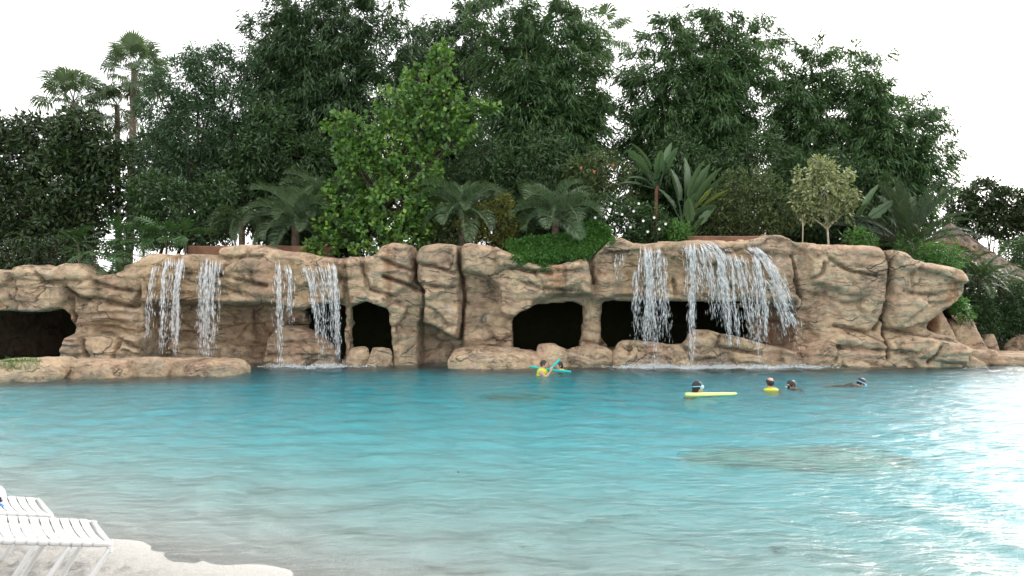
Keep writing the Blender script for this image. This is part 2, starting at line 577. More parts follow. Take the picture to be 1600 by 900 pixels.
# broad modelling, strata and fissured blocks
D = D + 0.22 * fbm(MX / 1.6, MZ / 1.3, 0, 51, 3) + 0.07 * fbm(MX / 0.45, MZ / 0.28, 0, 61, 3)
strata = (MZ * 2.6 + 0.5 * MX * 0.18 + 0.7 * fbm(MX / 1.8, MZ / 1.2, 0, 71, 3)) % 1.0
rough_zone = 0.35 + 0.65 * sstep(-0.05, 0.25, fbm(MX / 2.6, MZ / 1.6, 0, 81, 2))
D = D + 0.17 * rough_zone * (strata ** 3 - 0.25)
def cells(sx, sz, seed):
    r = np.random.default_rng(seed)
    nx_, nz_ = int((X1 - X0) / sx) + 3, int((Z1 - Z0) / sz) + 3
    ox = r.random((nx_, nz_)); oz = r.random((nx_, nz_)); val = r.random((nx_, nz_))
    px = (WXm - X0 + 0.25 * fbm(MX / 0.5, MZ / 0.5, 0, seed, 3)) / sx + 1; pz = (WZm - Z0 + 0.2 * fbm(MX / 0.5, MZ / 0.5, 0, seed + 5, 3)) / sz + 1
    ix = np.floor(px).astype(int); iz = np.floor(pz).astype(int)
    d1 = np.full(MX.shape, 9.0); d2 = d1.copy(); v1 = np.zeros(MX.shape)
    for a in (-1, 0, 1):
        for c_ in (-1, 0, 1):
            jx = np.clip(ix + a, 0, nx_ - 1); jz = np.clip(iz + c_, 0, nz_ - 1)
            d = np.hypot(jx + ox[jx, jz] - px, jz + oz[jx, jz] - pz)
            near = d < d1
            d2 = np.where(near, d1, np.minimum(d2, d)); v1 = np.where(near, val[jx, jz], v1); d1 = np.minimum(d1, d)
    return v1, d2 - d1
v1, e1 = cells(1.5, 0.85, 5)
keep1 = sstep(-0.25, 0.15, fbm(MX / 1.1, MZ / 1.1, 0, 91, 2))
D = D + (v1 - 0.5) * 0.30 + 0.22 * keep1 * sstep(0.09, 0.0, e1)
v2, e2 = cells(0.62, 0.36, 6)
D = D + ((v2 - 0.5) * 0.14 + 0.12 * sstep(0.16, 0.0, e2) * keep1) * rough_zone
# named fissures
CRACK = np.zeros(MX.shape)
def crack(pts, depth=0.28, w=0.055):
    global D, CRACK
    p = np.array([uv(*q) for q in pts])
    d = np.full(MX.shape, 9.0)
    wx = MX + 0.05 * fbm(MX / 0.3, MZ / 0.3, 0, 101, 3); wz = MZ + 0.05 * fbm(MX / 0.3, MZ / 0.3, 0, 111, 3)
    for a, c_ in zip(p[:-1], p[1:]):
        e = c_ - a
        t = np.clip(((wx - a[0]) * e[0] + (wz - a[1]) * e[1]) / (e @ e), 0, 1)
        d = np.minimum(d, np.hypot(wx - a[0] - t * e[0], wz - a[1] - t * e[1]))
    D = D + depth * 1.35 * sstep(w * 1.5, w * 0.2, d)
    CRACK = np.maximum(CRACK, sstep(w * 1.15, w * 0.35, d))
crack([(27, 412), (25, 440), (29, 462), (31, 490)], 0.5, 0.043)
crack([(50, 412), (64, 425), (78, 437)], 0.16); crack([(75, 440), (100, 444), (118, 468), (150, 466), (212, 480)], 0.22)
crack([(150, 440), (180, 450), (212, 455)], 0.18); crack([(104, 452), (112, 500), (106, 524)], 0.25)
crack([(150, 520), (185, 525), (205, 535), (248, 552)], 0.18); crack([(135, 525), (143, 556)], 0.22); crack([(192, 535), (186, 560)], 0.2)
crack([(342, 395), (352, 405), (420, 402)], 0.15); crack([(350, 430), (392, 440), (425, 448)], 0.22); crack([(350, 448), (395, 462)], 0.16); crack([(400, 425), (405, 445)], 0.12)
crack([(526, 395), (530, 440), (528, 470)], 0.3); crack([(565, 400), (570, 430), (580, 452), (612, 462)], 0.22); crack([(598, 405), (625, 418), (645, 424)], 0.2)
crack([(600, 432), (640, 446), (664, 458), (660, 490), (656, 510)], 0.35, 0.043)
crack([(649, 372), (647, 410), (650, 440), (664, 456)], 0.65, 0.056)
crack([(718, 372), (716, 410), (724, 460), (722, 500), (718, 560)], 0.5, 0.046)
crack([(652, 412), (690, 420), (712, 428)], 0.18); crack([(662, 446), (700, 450), (716, 446)], 0.18)
crack([(790, 418), (830, 425), (862, 428)], 0.16); crack([(812, 440), (850, 452), (905, 455)], 0.12); crack([(918, 400), (924, 425), (928, 442)], 0.3); crack([(940, 392), (965, 400)], 0.14)
crack([(1045, 438), (1046, 462)], 0.22); crack([(945, 540), (930, 552), (890, 548)], 0.16); crack([(985, 530), (978, 552)], 0.14)
crack([(1120, 516), (1110, 540), (1180, 552)], 0.15); crack([(1060, 536), (1075, 560)], 0.2)
crack([(1232, 400), (1240, 440), (1248, 468)], 0.25); crack([(1282, 412), (1278, 430), (1262, 436)], 0.2); crack([(1290, 405), (1320, 425), (1360, 432)], 0.18)
crack([(1376, 390), (1382, 420), (1376, 470), (1376, 520), (1374, 558)], 0.45, 0.043); crack([(1376, 490), (1362, 514)], 0.3)
crack([(1300, 508), (1345, 520), (1372, 535)], 0.18); crack([(1380, 515), (1440, 525), (1490, 535)], 0.2); crack([(1450, 540), (1436, 566)], 0.2); crack([(1300, 540), (1290, 565)], 0.15)
crack([(1290, 540), (1350, 545), (1410, 550)], 0.15); crack([(1400, 455), (1440, 462), (1490, 452)], 0.10)
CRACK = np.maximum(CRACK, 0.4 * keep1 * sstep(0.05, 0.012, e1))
# cave mouths open through to the chamber behind
def cave(pts, soft=0.07):
    global D
    m = sstep(soft, -soft, poly_sd(upoly(pts), WXm, WZm))
    D = np.maximum(D, DEEP * m - 2.5 * (1 - m)) if False else D * (1 - m) + DEEP * m
cave([(-230, 487), (30, 488), (62, 490), (96, 484), (104, 500), (105, 520), (96, 556), (92, 620), (-230, 620)])
cave([(462, 490), (500, 482), (533, 479), (532, 562), (522, 546), (500, 523), (478, 508)])
cave([(549, 482), (575, 474), (592, 481), (603, 485), (608, 560), (604, 620), (548, 620), (547, 560)])
cave([(803, 502), (815, 489), (840, 480), (900, 475), (911, 480), (911, 520), (904, 541), (892, 556), (885, 620), (806, 620), (803, 535)])
cave([(947, 478), (957, 473), (985, 474), (1065, 476), (1140, 480), (1186, 484), (1190, 534), (1142, 520), (1092, 511), (1074, 511), (1060, 533), (965, 527), (956, 537), (947, 524), (944, 500)])
# outline of the mass: top line and the overhanging right end
TOP = [(-240, 425), (-120, 410), (0, 420), (25, 418), (50, 411), (75, 416), (86, 421), (100, 408), (130, 409), (150, 428), (180, 424), (192, 410), (215, 402), (245, 394), (300, 397), (342, 396), (352, 384), (378, 379), (412, 384), (430, 389), (480, 391), (520, 401), (548, 398), (585, 396), (597, 381), (612, 375), (640, 379), (649, 392), (661, 383), (684, 378), (716, 381), (735, 377), (775, 383), (800, 396), (832, 411), (872, 412), (900, 402), (920, 402), (932, 393), (952, 374), (966, 371), (985, 382), (1030, 378), (1080, 377), (1150, 379), (1188, 372), (1205, 361), (1226, 369), (1245, 377), (1300, 379), (1370, 384), (1408, 394), (1422, 405), (1450, 411), (1482, 417), (1497, 424), (1502, 434)]
OUT = upoly(TOP + [(1502, 456), (1492, 470), (1472, 487), (1453, 504), (1449, 513), (1470, 521), (1494, 530), (1500, 552), (1520, 566), (1530, 640), (-240, 640)])
sd = poly_sd(OUT, WXm, WZm)
RR = 0.34
rim = np.clip((sd + RR) / RR, 0, 0.98) * (MZ > 0.6)
D = D + (RR * 1.3) * (1 - np.sqrt(1 - rim ** 2))
FRONT = (YREF + 0.15 + D).astype(np.float32)                       # front face distance for every x, z
# solid: behind FRONT and inside the outline; the top steps down behind the brow
f3 = np.empty((len(cx), len(cyy), len(cz)), np.float32)
brow = 0.45 * sstep(26.6, 27.6, cyy) + 0.06 * np.sin(cyy * 2.0)
hollow = D > 3.0                                                   # the chamber widens behind each mouth: walls are shells there
deep0 = hollow.copy()
for sh in range(1, 19):
    hollow[sh:] |= deep0[:-sh]; hollow[:-sh] |= deep0[sh:]
h2 = hollow.copy()
for sh in range(1, 6):
    hollow[:, sh:] |= h2[:, :-sh]; hollow[:, :-sh] |= h2[:, sh:]
hollow &= (MZ < 2.75)
for j, yv in enumerate(cyy):
    f3[:, j, :] = np.clip(np.maximum(np.where(hollow, np.maximum(FRONT - yv, yv - FRONT - 0.5), FRONT - yv), (sd + brow[j]).astype(np.float32)), -0.2, 0.2)
f3 = blur3(f3, 1)
cv_, cq = surface_nets(f3, (X0, Y0, Z0), (H, H, H))
del f3
def front_y(x, z):
    i = np.clip(((np.asarray(x) - X0) / H).astype(int), 0, len(cx) - 1); k = np.clip(((np.asarray(z) - Z0) / H).astype(int), 0, len(cz) - 1)
    return np.clip(FRONT[i, k], 24.3, 27.0)
def top_z(x, Y=26.5):
    u = np.asarray(x) / YREF * F_PX + CX
    t = np.array(TOP)
    return CAM_H + (HOR - np.interp(u, t[:, 0], t[:, 1])) / F_PX * YREF

# rock material: tan, pink and grey coloured cement with dark wash and painted shade in fissures, rusty runs and ochre under the falls
m_rock, nt, out = mat_new("tan_cast_rock"); b = NB(nt)
pos = b.pos()
nA = b.noise(pos, 0.55, 5, 0.6, 0.4)
nB = b.noise(b.mapping(pos, (1, 1, 1), (7, 3, 1)), 1.1, 5, 0.6, 0.6)
nC = b.noise(b.mapping(pos, (1, 1, 1), (2, 9, 4)), 4.0, 6, 0.65)
c = b.ramp(nA, [(0.30, (0.27, 0.20, 0.14)), (0.44, (0.41, 0.295, 0.195)), (0.56, (0.55, 0.405, 0.262)), (0.70, (0.47, 0.365, 0.262))])
c = b.mix(b.ramp(nB, [(0.50, 0.0), (0.64, 0.8)]), c, (0.44, 0.285, 0.20))
c = b.mix(b.ramp(nB, [(0.30, 0.65), (0.42, 0.0)]), c, (0.28, 0.24, 0.195))
c = b.mix(0.75, c, b.ramp(nC, [(0.28, 0.35), (0.5, 0.95), (0.72, 1.3)]), 'MULTIPLY')
runs = b.noise(b.mapping(pos, (2.6, 2.6, 0.22), (5, 1, 0)), 1.0, 5, 0.65)
c = b.mix(b.ramp(runs, [(0.62, 0), (0.74, 0.65)]), c, (0.27, 0.125, 0.055))
runs2 = b.noise(b.mapping(pos, (3.4, 3.4, 0.3), (15, 4, 2)), 1.0, 5, 0.7)
c = b.mix(b.ramp(runs2, [(0.60, 0), (0.74, 0.6)]), c, (0.105, 0.085, 0.06))
# bleached patches, and the stains the place has: rust runs, black algae under the left ledge, ochre film under the falls
c = b.mix(b.ramp(b.noise(b.mapping(pos, (0.7, 0.7, 1.6), (4, 8, 2)), 2.2, 6, 0.68), [(0.56, 0), (0.72, 0.75)]), c, (0.56, 0.46, 0.37))
sp = b.n("ShaderNodeSeparateXYZ"); b.l(pos, sp.inputs[0])
wob = b.math('MULTIPLY', b.math('SUBTRACT', b.noise(pos, 1.8, 5, 0.65), 0.5), 1.1)
grain = b.ramp(b.noise(b.mapping(pos, (5, 5, 0.6), (1, 2, 3)), 1.0, 5, 0.7), [(0.38, 0.15), (0.62, 1.0)])
def stain(c, u, w, v0, v1, col, k):
    x0 = (u - CX) / F_PX * YREF; ww = w / F_PX * YREF
    za = CAM_H + (HOR - v1) / F_PX * YREF; zb = CAM_H + (HOR - v0) / F_PX * YREF
    dx = b.math('ABSOLUTE', b.math('ADD', b.math('SUBTRACT', sp.outputs['X'], x0), b.math('MULTIPLY', wob, min(1.0, ww * 1.5))))
    m1 = b.n("ShaderNodeMapRange"); m1.interpolation_type = 'SMOOTHSTEP'; b.l(dx, m1.inputs[0]); m1.inputs[1].default_value = ww * 1.3; m1.inputs[2].default_value = ww * 0.2
    dz = b.math('ABSOLUTE', b.math('SUBTRACT', b.math('ADD', sp.outputs['Z'], wob), (za + zb) / 2))
    m2 = b.n("ShaderNodeMapRange"); m2.interpolation_type = 'SMOOTHSTEP'; b.l(dz, m2.inputs[0]); m2.inputs[1].default_value = (zb - za) * 0.65; m2.inputs[2].default_value = (zb - za) * 0.3
    return b.mix(b.math('MULTIPLY', b.math('MULTIPLY', b.math('MULTIPLY', m1.outputs[0], m2.outputs[0]), grain), k), c, col)
for st_a in ((868, 16, 400, 462, (0.24, 0.095, 0.035), 0.9), (880, 5, 410, 470, (0.10, 0.06, 0.03), 0.8), (1478, 12, 425, 515, (0.26, 0.11, 0.04), 0.9), (608, 7, 385, 470, (0.27, 0.13, 0.06), 0.8),
             (376, 8, 470, 560, (0.045, 0.03, 0.022), 0.95), (400, 40, 500, 565, (0.20, 0.10, 0.055), 0.7), (640, 14, 505, 560, (0.19, 0.15, 0.11), 0.6),
             (290, 60, 405, 475, (0.34, 0.22, 0.10), 0.75), (470, 55, 410, 480, (0.33, 0.21, 0.095), 0.8), (1020, 85, 390, 470, (0.33, 0.215, 0.11), 0.75), (1150, 80, 395, 470, (0.27, 0.18, 0.10), 0.7),
             (1215, 30, 470, 540, (0.20, 0.10, 0.06), 0.8), (158, 14, 440, 470, (0.13, 0.12, 0.05), 0.7), (960, 9, 400, 470, (0.15, 0.13, 0.09), 0.7), (1250, 40, 480, 560, (0.40, 0.23, 0.16), 0.5)):
    c = stain(c, *st_a)
# hairline fissures: pigment wash and crack shade painted dark into the colour
dpos = b.n("ShaderNodeVectorMath"); dpos.operation = 'ADD'
dn = b.n("ShaderNodeTexNoise"); b.l(pos, dn.inputs['Vector']); dn.inputs['Scale'].default_value = 1.6; dn.inputs['Detail'].default_value = 5
dsc = b.n("ShaderNodeVectorMath"); dsc.operation = 'SCALE'; b.l(dn.outputs['Color'], dsc.inputs[0]); dsc.inputs['Scale'].default_value = 0.7
b.l(pos, dpos.inputs[0]); b.l(dsc.outputs[0], dpos.inputs[1])
vo = b.n("ShaderNodeTexVoronoi"); vo.feature = 'DISTANCE_TO_EDGE'
b.l(b.mapping(dpos.outputs[0], (0.55, 0.3, 1.7)), vo.inputs['Vector']); vo.inputs['Scale'].default_value = 1.0
fis = b.ramp(vo.outputs['Distance'], [(0.0, 1.0), (0.03, 0.0)])
fis = b.math('MULTIPLY', fis, b.ramp(b.noise(b.mapping(pos, (1, 1, 1), (3, 3, 3)), 0.9, 3), [(0.48, 0), (0.60, 1)]))
c = b.mix(b.math('MULTIPLY', fis, 0.85), c, (0.055, 0.042, 0.03))
fa = b.n("ShaderNodeAttribute"); fa.attribute_name = "fissure_shade"  # shade of the deep cracks painted into the colour, with their dark wash
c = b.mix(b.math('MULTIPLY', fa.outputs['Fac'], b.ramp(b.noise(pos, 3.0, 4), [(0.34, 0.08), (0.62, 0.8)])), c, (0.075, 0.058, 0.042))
bed_l = b.noise(b.mapping(dpos.outputs[0], (0.5, 0.5, 3.6), (3, 1, 8)), 1.5, 5, 0.6)
seam = b.ramp(b.math('ABSOLUTE', b.math('SUBTRACT', bed_l, 0.5)), [(0.0, 1.0), (0.012, 0.0)])
seam = b.math('MULTIPLY', seam, b.ramp(b.noise(b.mapping(pos, (1, 1, 1), (6, 2, 7)), 1.0, 3), [(0.47, 0), (0.60, 1)]))
c = b.mix(b.math('MULTIPLY', seam, 0.7), c, (0.07, 0.052, 0.036))
hgt = b.math('ADD', b.math('ADD', b.math('MULTIPLY', bed_l, 2.2), b.math('MULTIPLY', seam, -0.6)), b.math('ADD', b.math('MULTIPLY', b.noise(pos, 7, 7, 0.68), 1.0), b.math('MULTIPLY', fis, -0.5)))
nm = b.bump(hgt, 0.95, 0.10)
b.l(b.principled(c, b.ramp(runs2, [(0.55, 0.85), (0.75, 0.5)]), 0.3, nm), out.inputs['Surface'])

cliff = thing("rock_cliff", "long tan cast-rock cliff with caves and waterfalls at the back of the lagoon", "cliff", (0, 26.5, 0))
fc = cv_[cq].mean(1)
keepf = (fc[:, 1] < 28.25) & (fc[:, 2] > -0.85)
cq = cq[keepf]; fc = fc[keepf]
fu = fc[:, 0] / YREF * F_PX + CX + 8 * fbm(fc[:, 0] / 0.6, fc[:, 2] / 0.6, 0, 121, 2)
fv = HOR - (fc[:, 2] - CAM_H) / YREF * F_PX + 8 * fbm(fc[:, 0] / 0.6, fc[:, 2] / 0.6, 0, 131, 2)
CUT = [-400, 27, 104, 228, 348, 430, 533, 600, 649, 718, 800, 924, 1076, 1240, 1378, 2000]
SPL = [487, 487, 522, 476, 476, 476, 478, 462, 505, 430, 470, 472, 472, 505, 512]
colm = np.digitize(fu, CUT) - 1
lab = colm * 2 + (fv > np.array(SPL)[np.clip(colm, 0, 14)])
for k in np.unique(lab):
    q = cq[lab == k]
    if len(q) < 50:
        continue
    ids, inv = np.unique(q, return_inverse=True)
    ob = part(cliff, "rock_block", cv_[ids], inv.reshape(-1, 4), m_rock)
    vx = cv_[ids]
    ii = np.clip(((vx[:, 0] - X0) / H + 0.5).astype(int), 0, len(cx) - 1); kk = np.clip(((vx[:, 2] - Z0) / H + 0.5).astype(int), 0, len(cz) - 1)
    at = ob.data.attributes.new("fissure_shade", 'FLOAT', 'POINT')  # crack mask that carries the painted shade and wash
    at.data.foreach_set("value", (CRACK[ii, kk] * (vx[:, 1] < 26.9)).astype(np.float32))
# chamber walls behind the mouths and the planted terrace on top
tv, tf = merge([box((-3.2, 33.2, 2.75), (36, 9.6, 0.5)), box((-21.0, 32.2, 0.4), (1.0, 9.0, 4.2)), box((14.0, 32.2, 0.4), (1.0, 9.0, 4.2))])
part(cliff, "cave_chamber", tv, tf, m_rock, False)
m_soil = plain_mat("planting_soil", (0.055, 0.042, 0.028), 0.95, 0.1, 0.35, 4, 0.6)
sx = np.linspace(-24, 16.8, 90); sy = np.linspace(27.0, 38.5, 30)
SX, SY = np.meshgrid(sx, sy, indexing='ij')
SZ = 3.06 + 0.12 * fbm(SX / 1.3, SY / 1.3, 0, 15, 3) - 2.9 * sstep(13.2, 16.6, SX) - 0.25 * sstep(27.6, 27.0, SY)
structure("terrace_ground", np.stack([SX, SY, SZ], -1).reshape(-1, 3), grid_faces(90, 30), m_soil)
def terrace_z(x, y):
    return float(3.0 - 2.9 * sstep(13.2, 16.6, np.array(x)))

# ================================================================== PLANTS
UP = np.array([0, 0, 1.0])
def nrm(a):
    return a / (np.linalg.norm(a, axis=-1, keepdims=True) + 1e-9)

def leaves_mesh(base, d, side, L, Wd, bend=0.12):
    """kite-shaped leaves, one island each"""
    nrmv = np.cross(side, d)
    L = L[:, None]; Wd = Wd[:, None]
    a = base
    m = base + d * L * 0.45 - nrmv * L * bend * 0.3
    t = base + d * L + nrmv * L * -bend * -1.0 * -1.0
    v = np.stack([a, m + side * Wd * 0.5, t, m - side * Wd * 0.5], 1).reshape(-1, 3)
    i = np.arange(len(base))[:, None] * 4
    return v, i + np.array([[0, 1, 2, 3]])

def spray(cent, outd, k, L, Wd, droop, spread, jit, rng, flat=0.6):
    """k leaves around each twig end"""
    n = len(cent)
    c = np.repeat(cent, k, 0); o = np.repeat(outd, k, 0)
    d = nrm(o + rng.normal(0, spread, (n * k, 3)) - UP * droop)
    c = c + rng.normal(0, jit, (n * k, 3)) + d * 0.02
    ref = nrm(UP * flat + rng.normal(0, 0.55, (n * k, 3)))
    s = nrm(np.cross(d, ref))
    ln = L * rng.uniform(0.6, 1.25, n * k)
    wd = Wd * rng.uniform(0.7, 1.2, n * k)
    return leaves_mesh(c, d, s, ln, wd)

def in_ball(n, rng, shell=0.5):
    p = nrm(rng.normal(0, 1, (n, 3)))
    r = rng.random(n) ** (1 / 3.0)
    r = r * (1 - shell) + shell * (0.75 + 0.25 * rng.random(n))
    return p * r[:, None], p

def limb(a, b_, r0, r1, rng, sag=0.15, n=6, seg=6):
    a = np.asarray(a, float); b_ = np.asarray(b_, float)
    t = np.linspace(0, 1, n)[:, None]
    L = np.linalg.norm(b_ - a)
    w = rng.normal(0, sag * L * 0.25, (1, 3))
    pts = a * (1 - t) + b_ * t + np.sin(t * math.pi) * w
    return tube(pts, np.linspace(r0, r1, n), seg)

m_bark = plain_mat("grey_brown_bark", (0.13, 0.10, 0.075), 0.9, 0.2, 0.4, 8, 0.7, 25)
m_bark_dark = plain_mat("dark_bark", (0.06, 0.048, 0.036), 0.9, 0.2, 0.4, 8, 0.7, 25)
m_culm = plain_mat("bamboo_culm", (0.12, 0.14, 0.05), 0.5, 0.4, 0.35, 3)
m_bamboo = leaf_mat("bamboo_leaf", (0.022, 0.046, 0.020), (0.040, 0.080, 0.032), (0.070, 0.125, 0.048), 0.22, 0.42)
m_bamboo_b = leaf_mat("bamboo_leaf_fresh", (0.024, 0.052, 0.020), (0.048, 0.098, 0.034), (0.085, 0.160, 0.052), 0.25, 0.42)
m_leathery = leaf_mat("leathery_leaf", (0.016, 0.030, 0.014), (0.030, 0.052, 0.020), (0.055, 0.085, 0.026), 0.12, 0.34)
m_feather = leaf_mat("feathery_leaf", (0.024, 0.050, 0.024), (0.042, 0.088, 0.040), (0.070, 0.130, 0.055), 0.22, 0.45)
m_bright = leaf_mat("bright_heart_leaf", (0.034, 0.080, 0.020), (0.062, 0.135, 0.030), (0.115, 0.22, 0.042), 0.30, 0.42, (0.25, 0.37, 0.07), patch=1.1)
m_palm_blue = leaf_mat("blue_green_palm", (0.050, 0.085, 0.045), (0.092, 0.145, 0.075), (0.15, 0.21, 0.11), 0.2, 0.45)
m_palm = leaf_mat("green_palm", (0.030, 0.055, 0.025), (0.055, 0.090, 0.038), (0.10, 0.145, 0.055), 0.2, 0.42)
m_fan = leaf_mat("fan_palm_leaf", (0.045, 0.075, 0.040), (0.075, 0.115, 0.060), (0.115, 0.165, 0.085), 0.3, 0.42)
m_yellow = leaf_mat("yellow_green_leaf", (0.05, 0.065, 0.015), (0.11, 0.12, 0.025), (0.21, 0.21, 0.035), 0.25, 0.5)
m_cover = leaf_mat("ground_cover_leaf", (0.030, 0.090, 0.020), (0.060, 0.155, 0.032), (0.10, 0.23, 0.045), 0.22, 0.4)
m_shrub = leaf_mat("shrub_leaf", (0.018, 0.040, 0.014), (0.034, 0.070, 0.024), (0.060, 0.115, 0.035), 0.2, 0.4)
m_olive = leaf_mat("olive_leaf", (0.035, 0.055, 0.020), (0.070, 0.100, 0.035), (0.12, 0.16, 0.055), 0.22, 0.45)
m_variegated = leaf_mat("variegated_leaf", (0.06, 0.085, 0.035), (0.17, 0.20, 0.085), (0.40, 0.41, 0.22), 0.22, 0.45)
m_philo = leaf_mat("philodendron_leaf", (0.018, 0.050, 0.016), (0.034, 0.085, 0.026), (0.060, 0.130, 0.036), 0.15, 0.32, spec=0.5)
m_paddle = leaf_mat("paddle_leaf", (0.035, 0.070, 0.035), (0.060, 0.110, 0.050), (0.11, 0.17, 0.07), 0.2, 0.35)
m_paddle_y = leaf_mat("yellowing_paddle_leaf", (0.09, 0.13, 0.03), (0.15, 0.19, 0.04), (0.22, 0.25, 0.06), 0.3, 0.4)
m_date = leaf_mat("date_palm_leaf", (0.030, 0.050, 0.028), (0.055, 0.085, 0.045), (0.095, 0.13, 0.065), 0.15, 0.45)
m_dead = leaf_mat("orange_dying_leaf", (0.15, 0.09, 0.02), (0.26, 0.15, 0.03), (0.36, 0.23, 0.05), 0.2, 0.5)
m_white_petal = plain_mat("white_petal", (0.75, 0.75, 0.72), 0.6, 0.3, 0.05)
m_red_petal = plain_mat("orange_red_petal", (0.55, 0.12, 0.04), 0.6, 0.3, 0.2)

def clump_pts(clumps, Y, rng):
    out_ = []
    for c_ in clumps:
        u, v, r = c_[:3]
        dy = c_[3] if len(c_) > 3 else 0.0
        asp = c_[4] if len(c_) > 4 else 1.0
        p = P(u, v, Y + dy); rr = r / F_PX * (Y + dy)
        out_.append((p, np.array([rr, rr * 0.95, rr * asp])))
    return out_

def leafy_tree(name, label, cat, base_u, Y, clumps, dens, k, L, Wd, mat, seed, droop=0.35, spread=0.6, bark=None, trunk_r=0.16, group=None, stems=1, base_z=None, shell=0.5, limbs=True):
    rng = np.random.default_rng(seed)
    bark = bark or m_bark_dark
    cl = clump_pts(clumps, Y, rng)
    bx = (base_u - CX) / F_PX * Y
    bz = terrace_z(bx, Y) - 0.1 if base_z is None else base_z
    root = thing(name, label, cat, (bx, Y, bz), group)
    chunks = []
    for p, rad in cl:
        n = int(dens * (rad[0] * rad[2] + rad[0] * rad[1]) * 2.0) + 6
        q, od = in_ball(n, rng, shell)
        # uneven surface: push in and out by noise so the outline breaks up
        bump_ = 1 + 0.38 * fbm(od[:, 0] * 2.2 + p[0], od[:, 1] * 2.2, od[:, 2] * 2.2 + p[2], seed % 50, 3)
        cpt = p + q * rad * bump_[:, None]
        chunks.append(spray(cpt, nrm(od * 0.8 + rng.normal(0, 0.35, od.shape)), k, L, Wd, droop, spread, L * 0.42, rng))
    v, f = merge(chunks)
    part(root, "crown", v, f, mat, False)
    if limbs:
        tr = []
        cen = np.mean([p for p, _ in cl], 0)
        for s in range(stems):
            b0 = np.array([bx + (s - (stems - 1) / 2) * trunk_r * 3.2, Y, bz])
            fork = b0 * 0.45 + cen * 0.55
            fork[0] += (s - (stems - 1) / 2) * 0.5
            tr.append(limb(b0, fork, trunk_r, trunk_r * 0.6, rng, 0.12, 8, 8))
            for i, (p, rad) in enumerate(cl):
                if i % stems == s:
                    tr.append(limb(fork, p + np.array([0, 0, -0.2]) * rad, trunk_r * 0.38, 0.015, rng, 0.2, 7, 6))
                    for _ in range(3):
                        q, od = in_ball(1, rng, 0.7)
                        tr.append(limb(p, p + q[0] * rad, 0.03, 0.008, rng, 0.2, 4, 4))
        v, f = merge(tr)
        part(root, "trunk", v, f, bark)
    return root

def bamboo(label, base_u, Y, tips, seed, mat, n_extra=6, dens=1.0, L=0.33, Wd=0.060, wid=1.0, group="bamboo clumps on the terrace", start=0.12):
    """arching culms from one stool; leafy sprays hang along each"""
    rng = np.random.default_rng(seed)
    bx = (base_u - CX) / F_PX * Y
    bz = terrace_z(bx, Y) - 0.1
    root = thing("bamboo_clump", label, "bamboo", (bx, Y, bz), group)
    T = [P(u, v, Y + (t[0] if t else rng.uniform(-1.0, 1.0))) for u, v, *t in tips]
    for _ in range(n_extra):
        i, j = rng.integers(0, len(T), 2); w = rng.random()
        T.append(T[i] * w + T[j] * (1 - w) - UP * rng.uniform(0, 1.5) + rng.normal(0, 0.4, 3) + np.array([0, rng.uniform(-0.9, 0.9), 0]))
    fol = []
    for tip in T:
        b0 = np.array([bx, Y, bz]) + np.array([(tip[0] - bx) * 0.35 + rng.normal(0, 0.35), rng.normal(0, 0.5), 0])
        h = tip[2] - bz
        mid = b0 * 0.55 + tip * 0.45; mid[2] = bz + h * 0.62
        mid[:2] = b0[:2] * 0.70 + tip[:2] * 0.30
        c_ = curve([b0, (b0 + mid) / 2 + rng.normal(0, 0.08, 3), mid, tip], 7)
        rr = np.linspace(0.045, 0.010, len(c_))
        v, f = tube(c_, rr, 6)
        part(root, "culm", v, f, m_culm)
        # side branches with hanging leaf sprays
        nb = int(h * 7.8 * dens)                     # side branches, each a hanging plume of leaf sprays
        t = start + (1 - start) * rng.random(nb) ** 0.8
        pi = c_[np.clip((t * (len(c_) - 1)).astype(int), 0, len(c_) - 1)]
        reach = (0.35 + 1.10 * np.sin(np.clip(t, 0, 1) * math.pi * 0.86 + 0.18)) * wid * rng.uniform(0.45, 1.1, nb)
        ang = rng.random(nb) * 2 * math.pi
        od = np.stack([np.cos(ang), np.sin(ang), rng.uniform(0.0, 0.75, nb)], -1)
        for sfrac in (0.25, 0.45, 0.62, 0.78, 0.90, 1.0):
            rad = reach * sfrac
            cpt = pi + od * rad[:, None] - UP * (0.42 * rad ** 2)[:, None] + rng.normal(0, 0.05, (nb, 3))
            tang = nrm(od - UP * (0.84 * rad)[:, None])
            fol.append(spray(cpt, tang, 10 if sfrac < 0.95 else 14, L, Wd, 0.55, 0.52, 0.11, rng, 0.9))
    v, f = merge(fol)
    part(root, "foliage", v, f, mat, False)
    return root

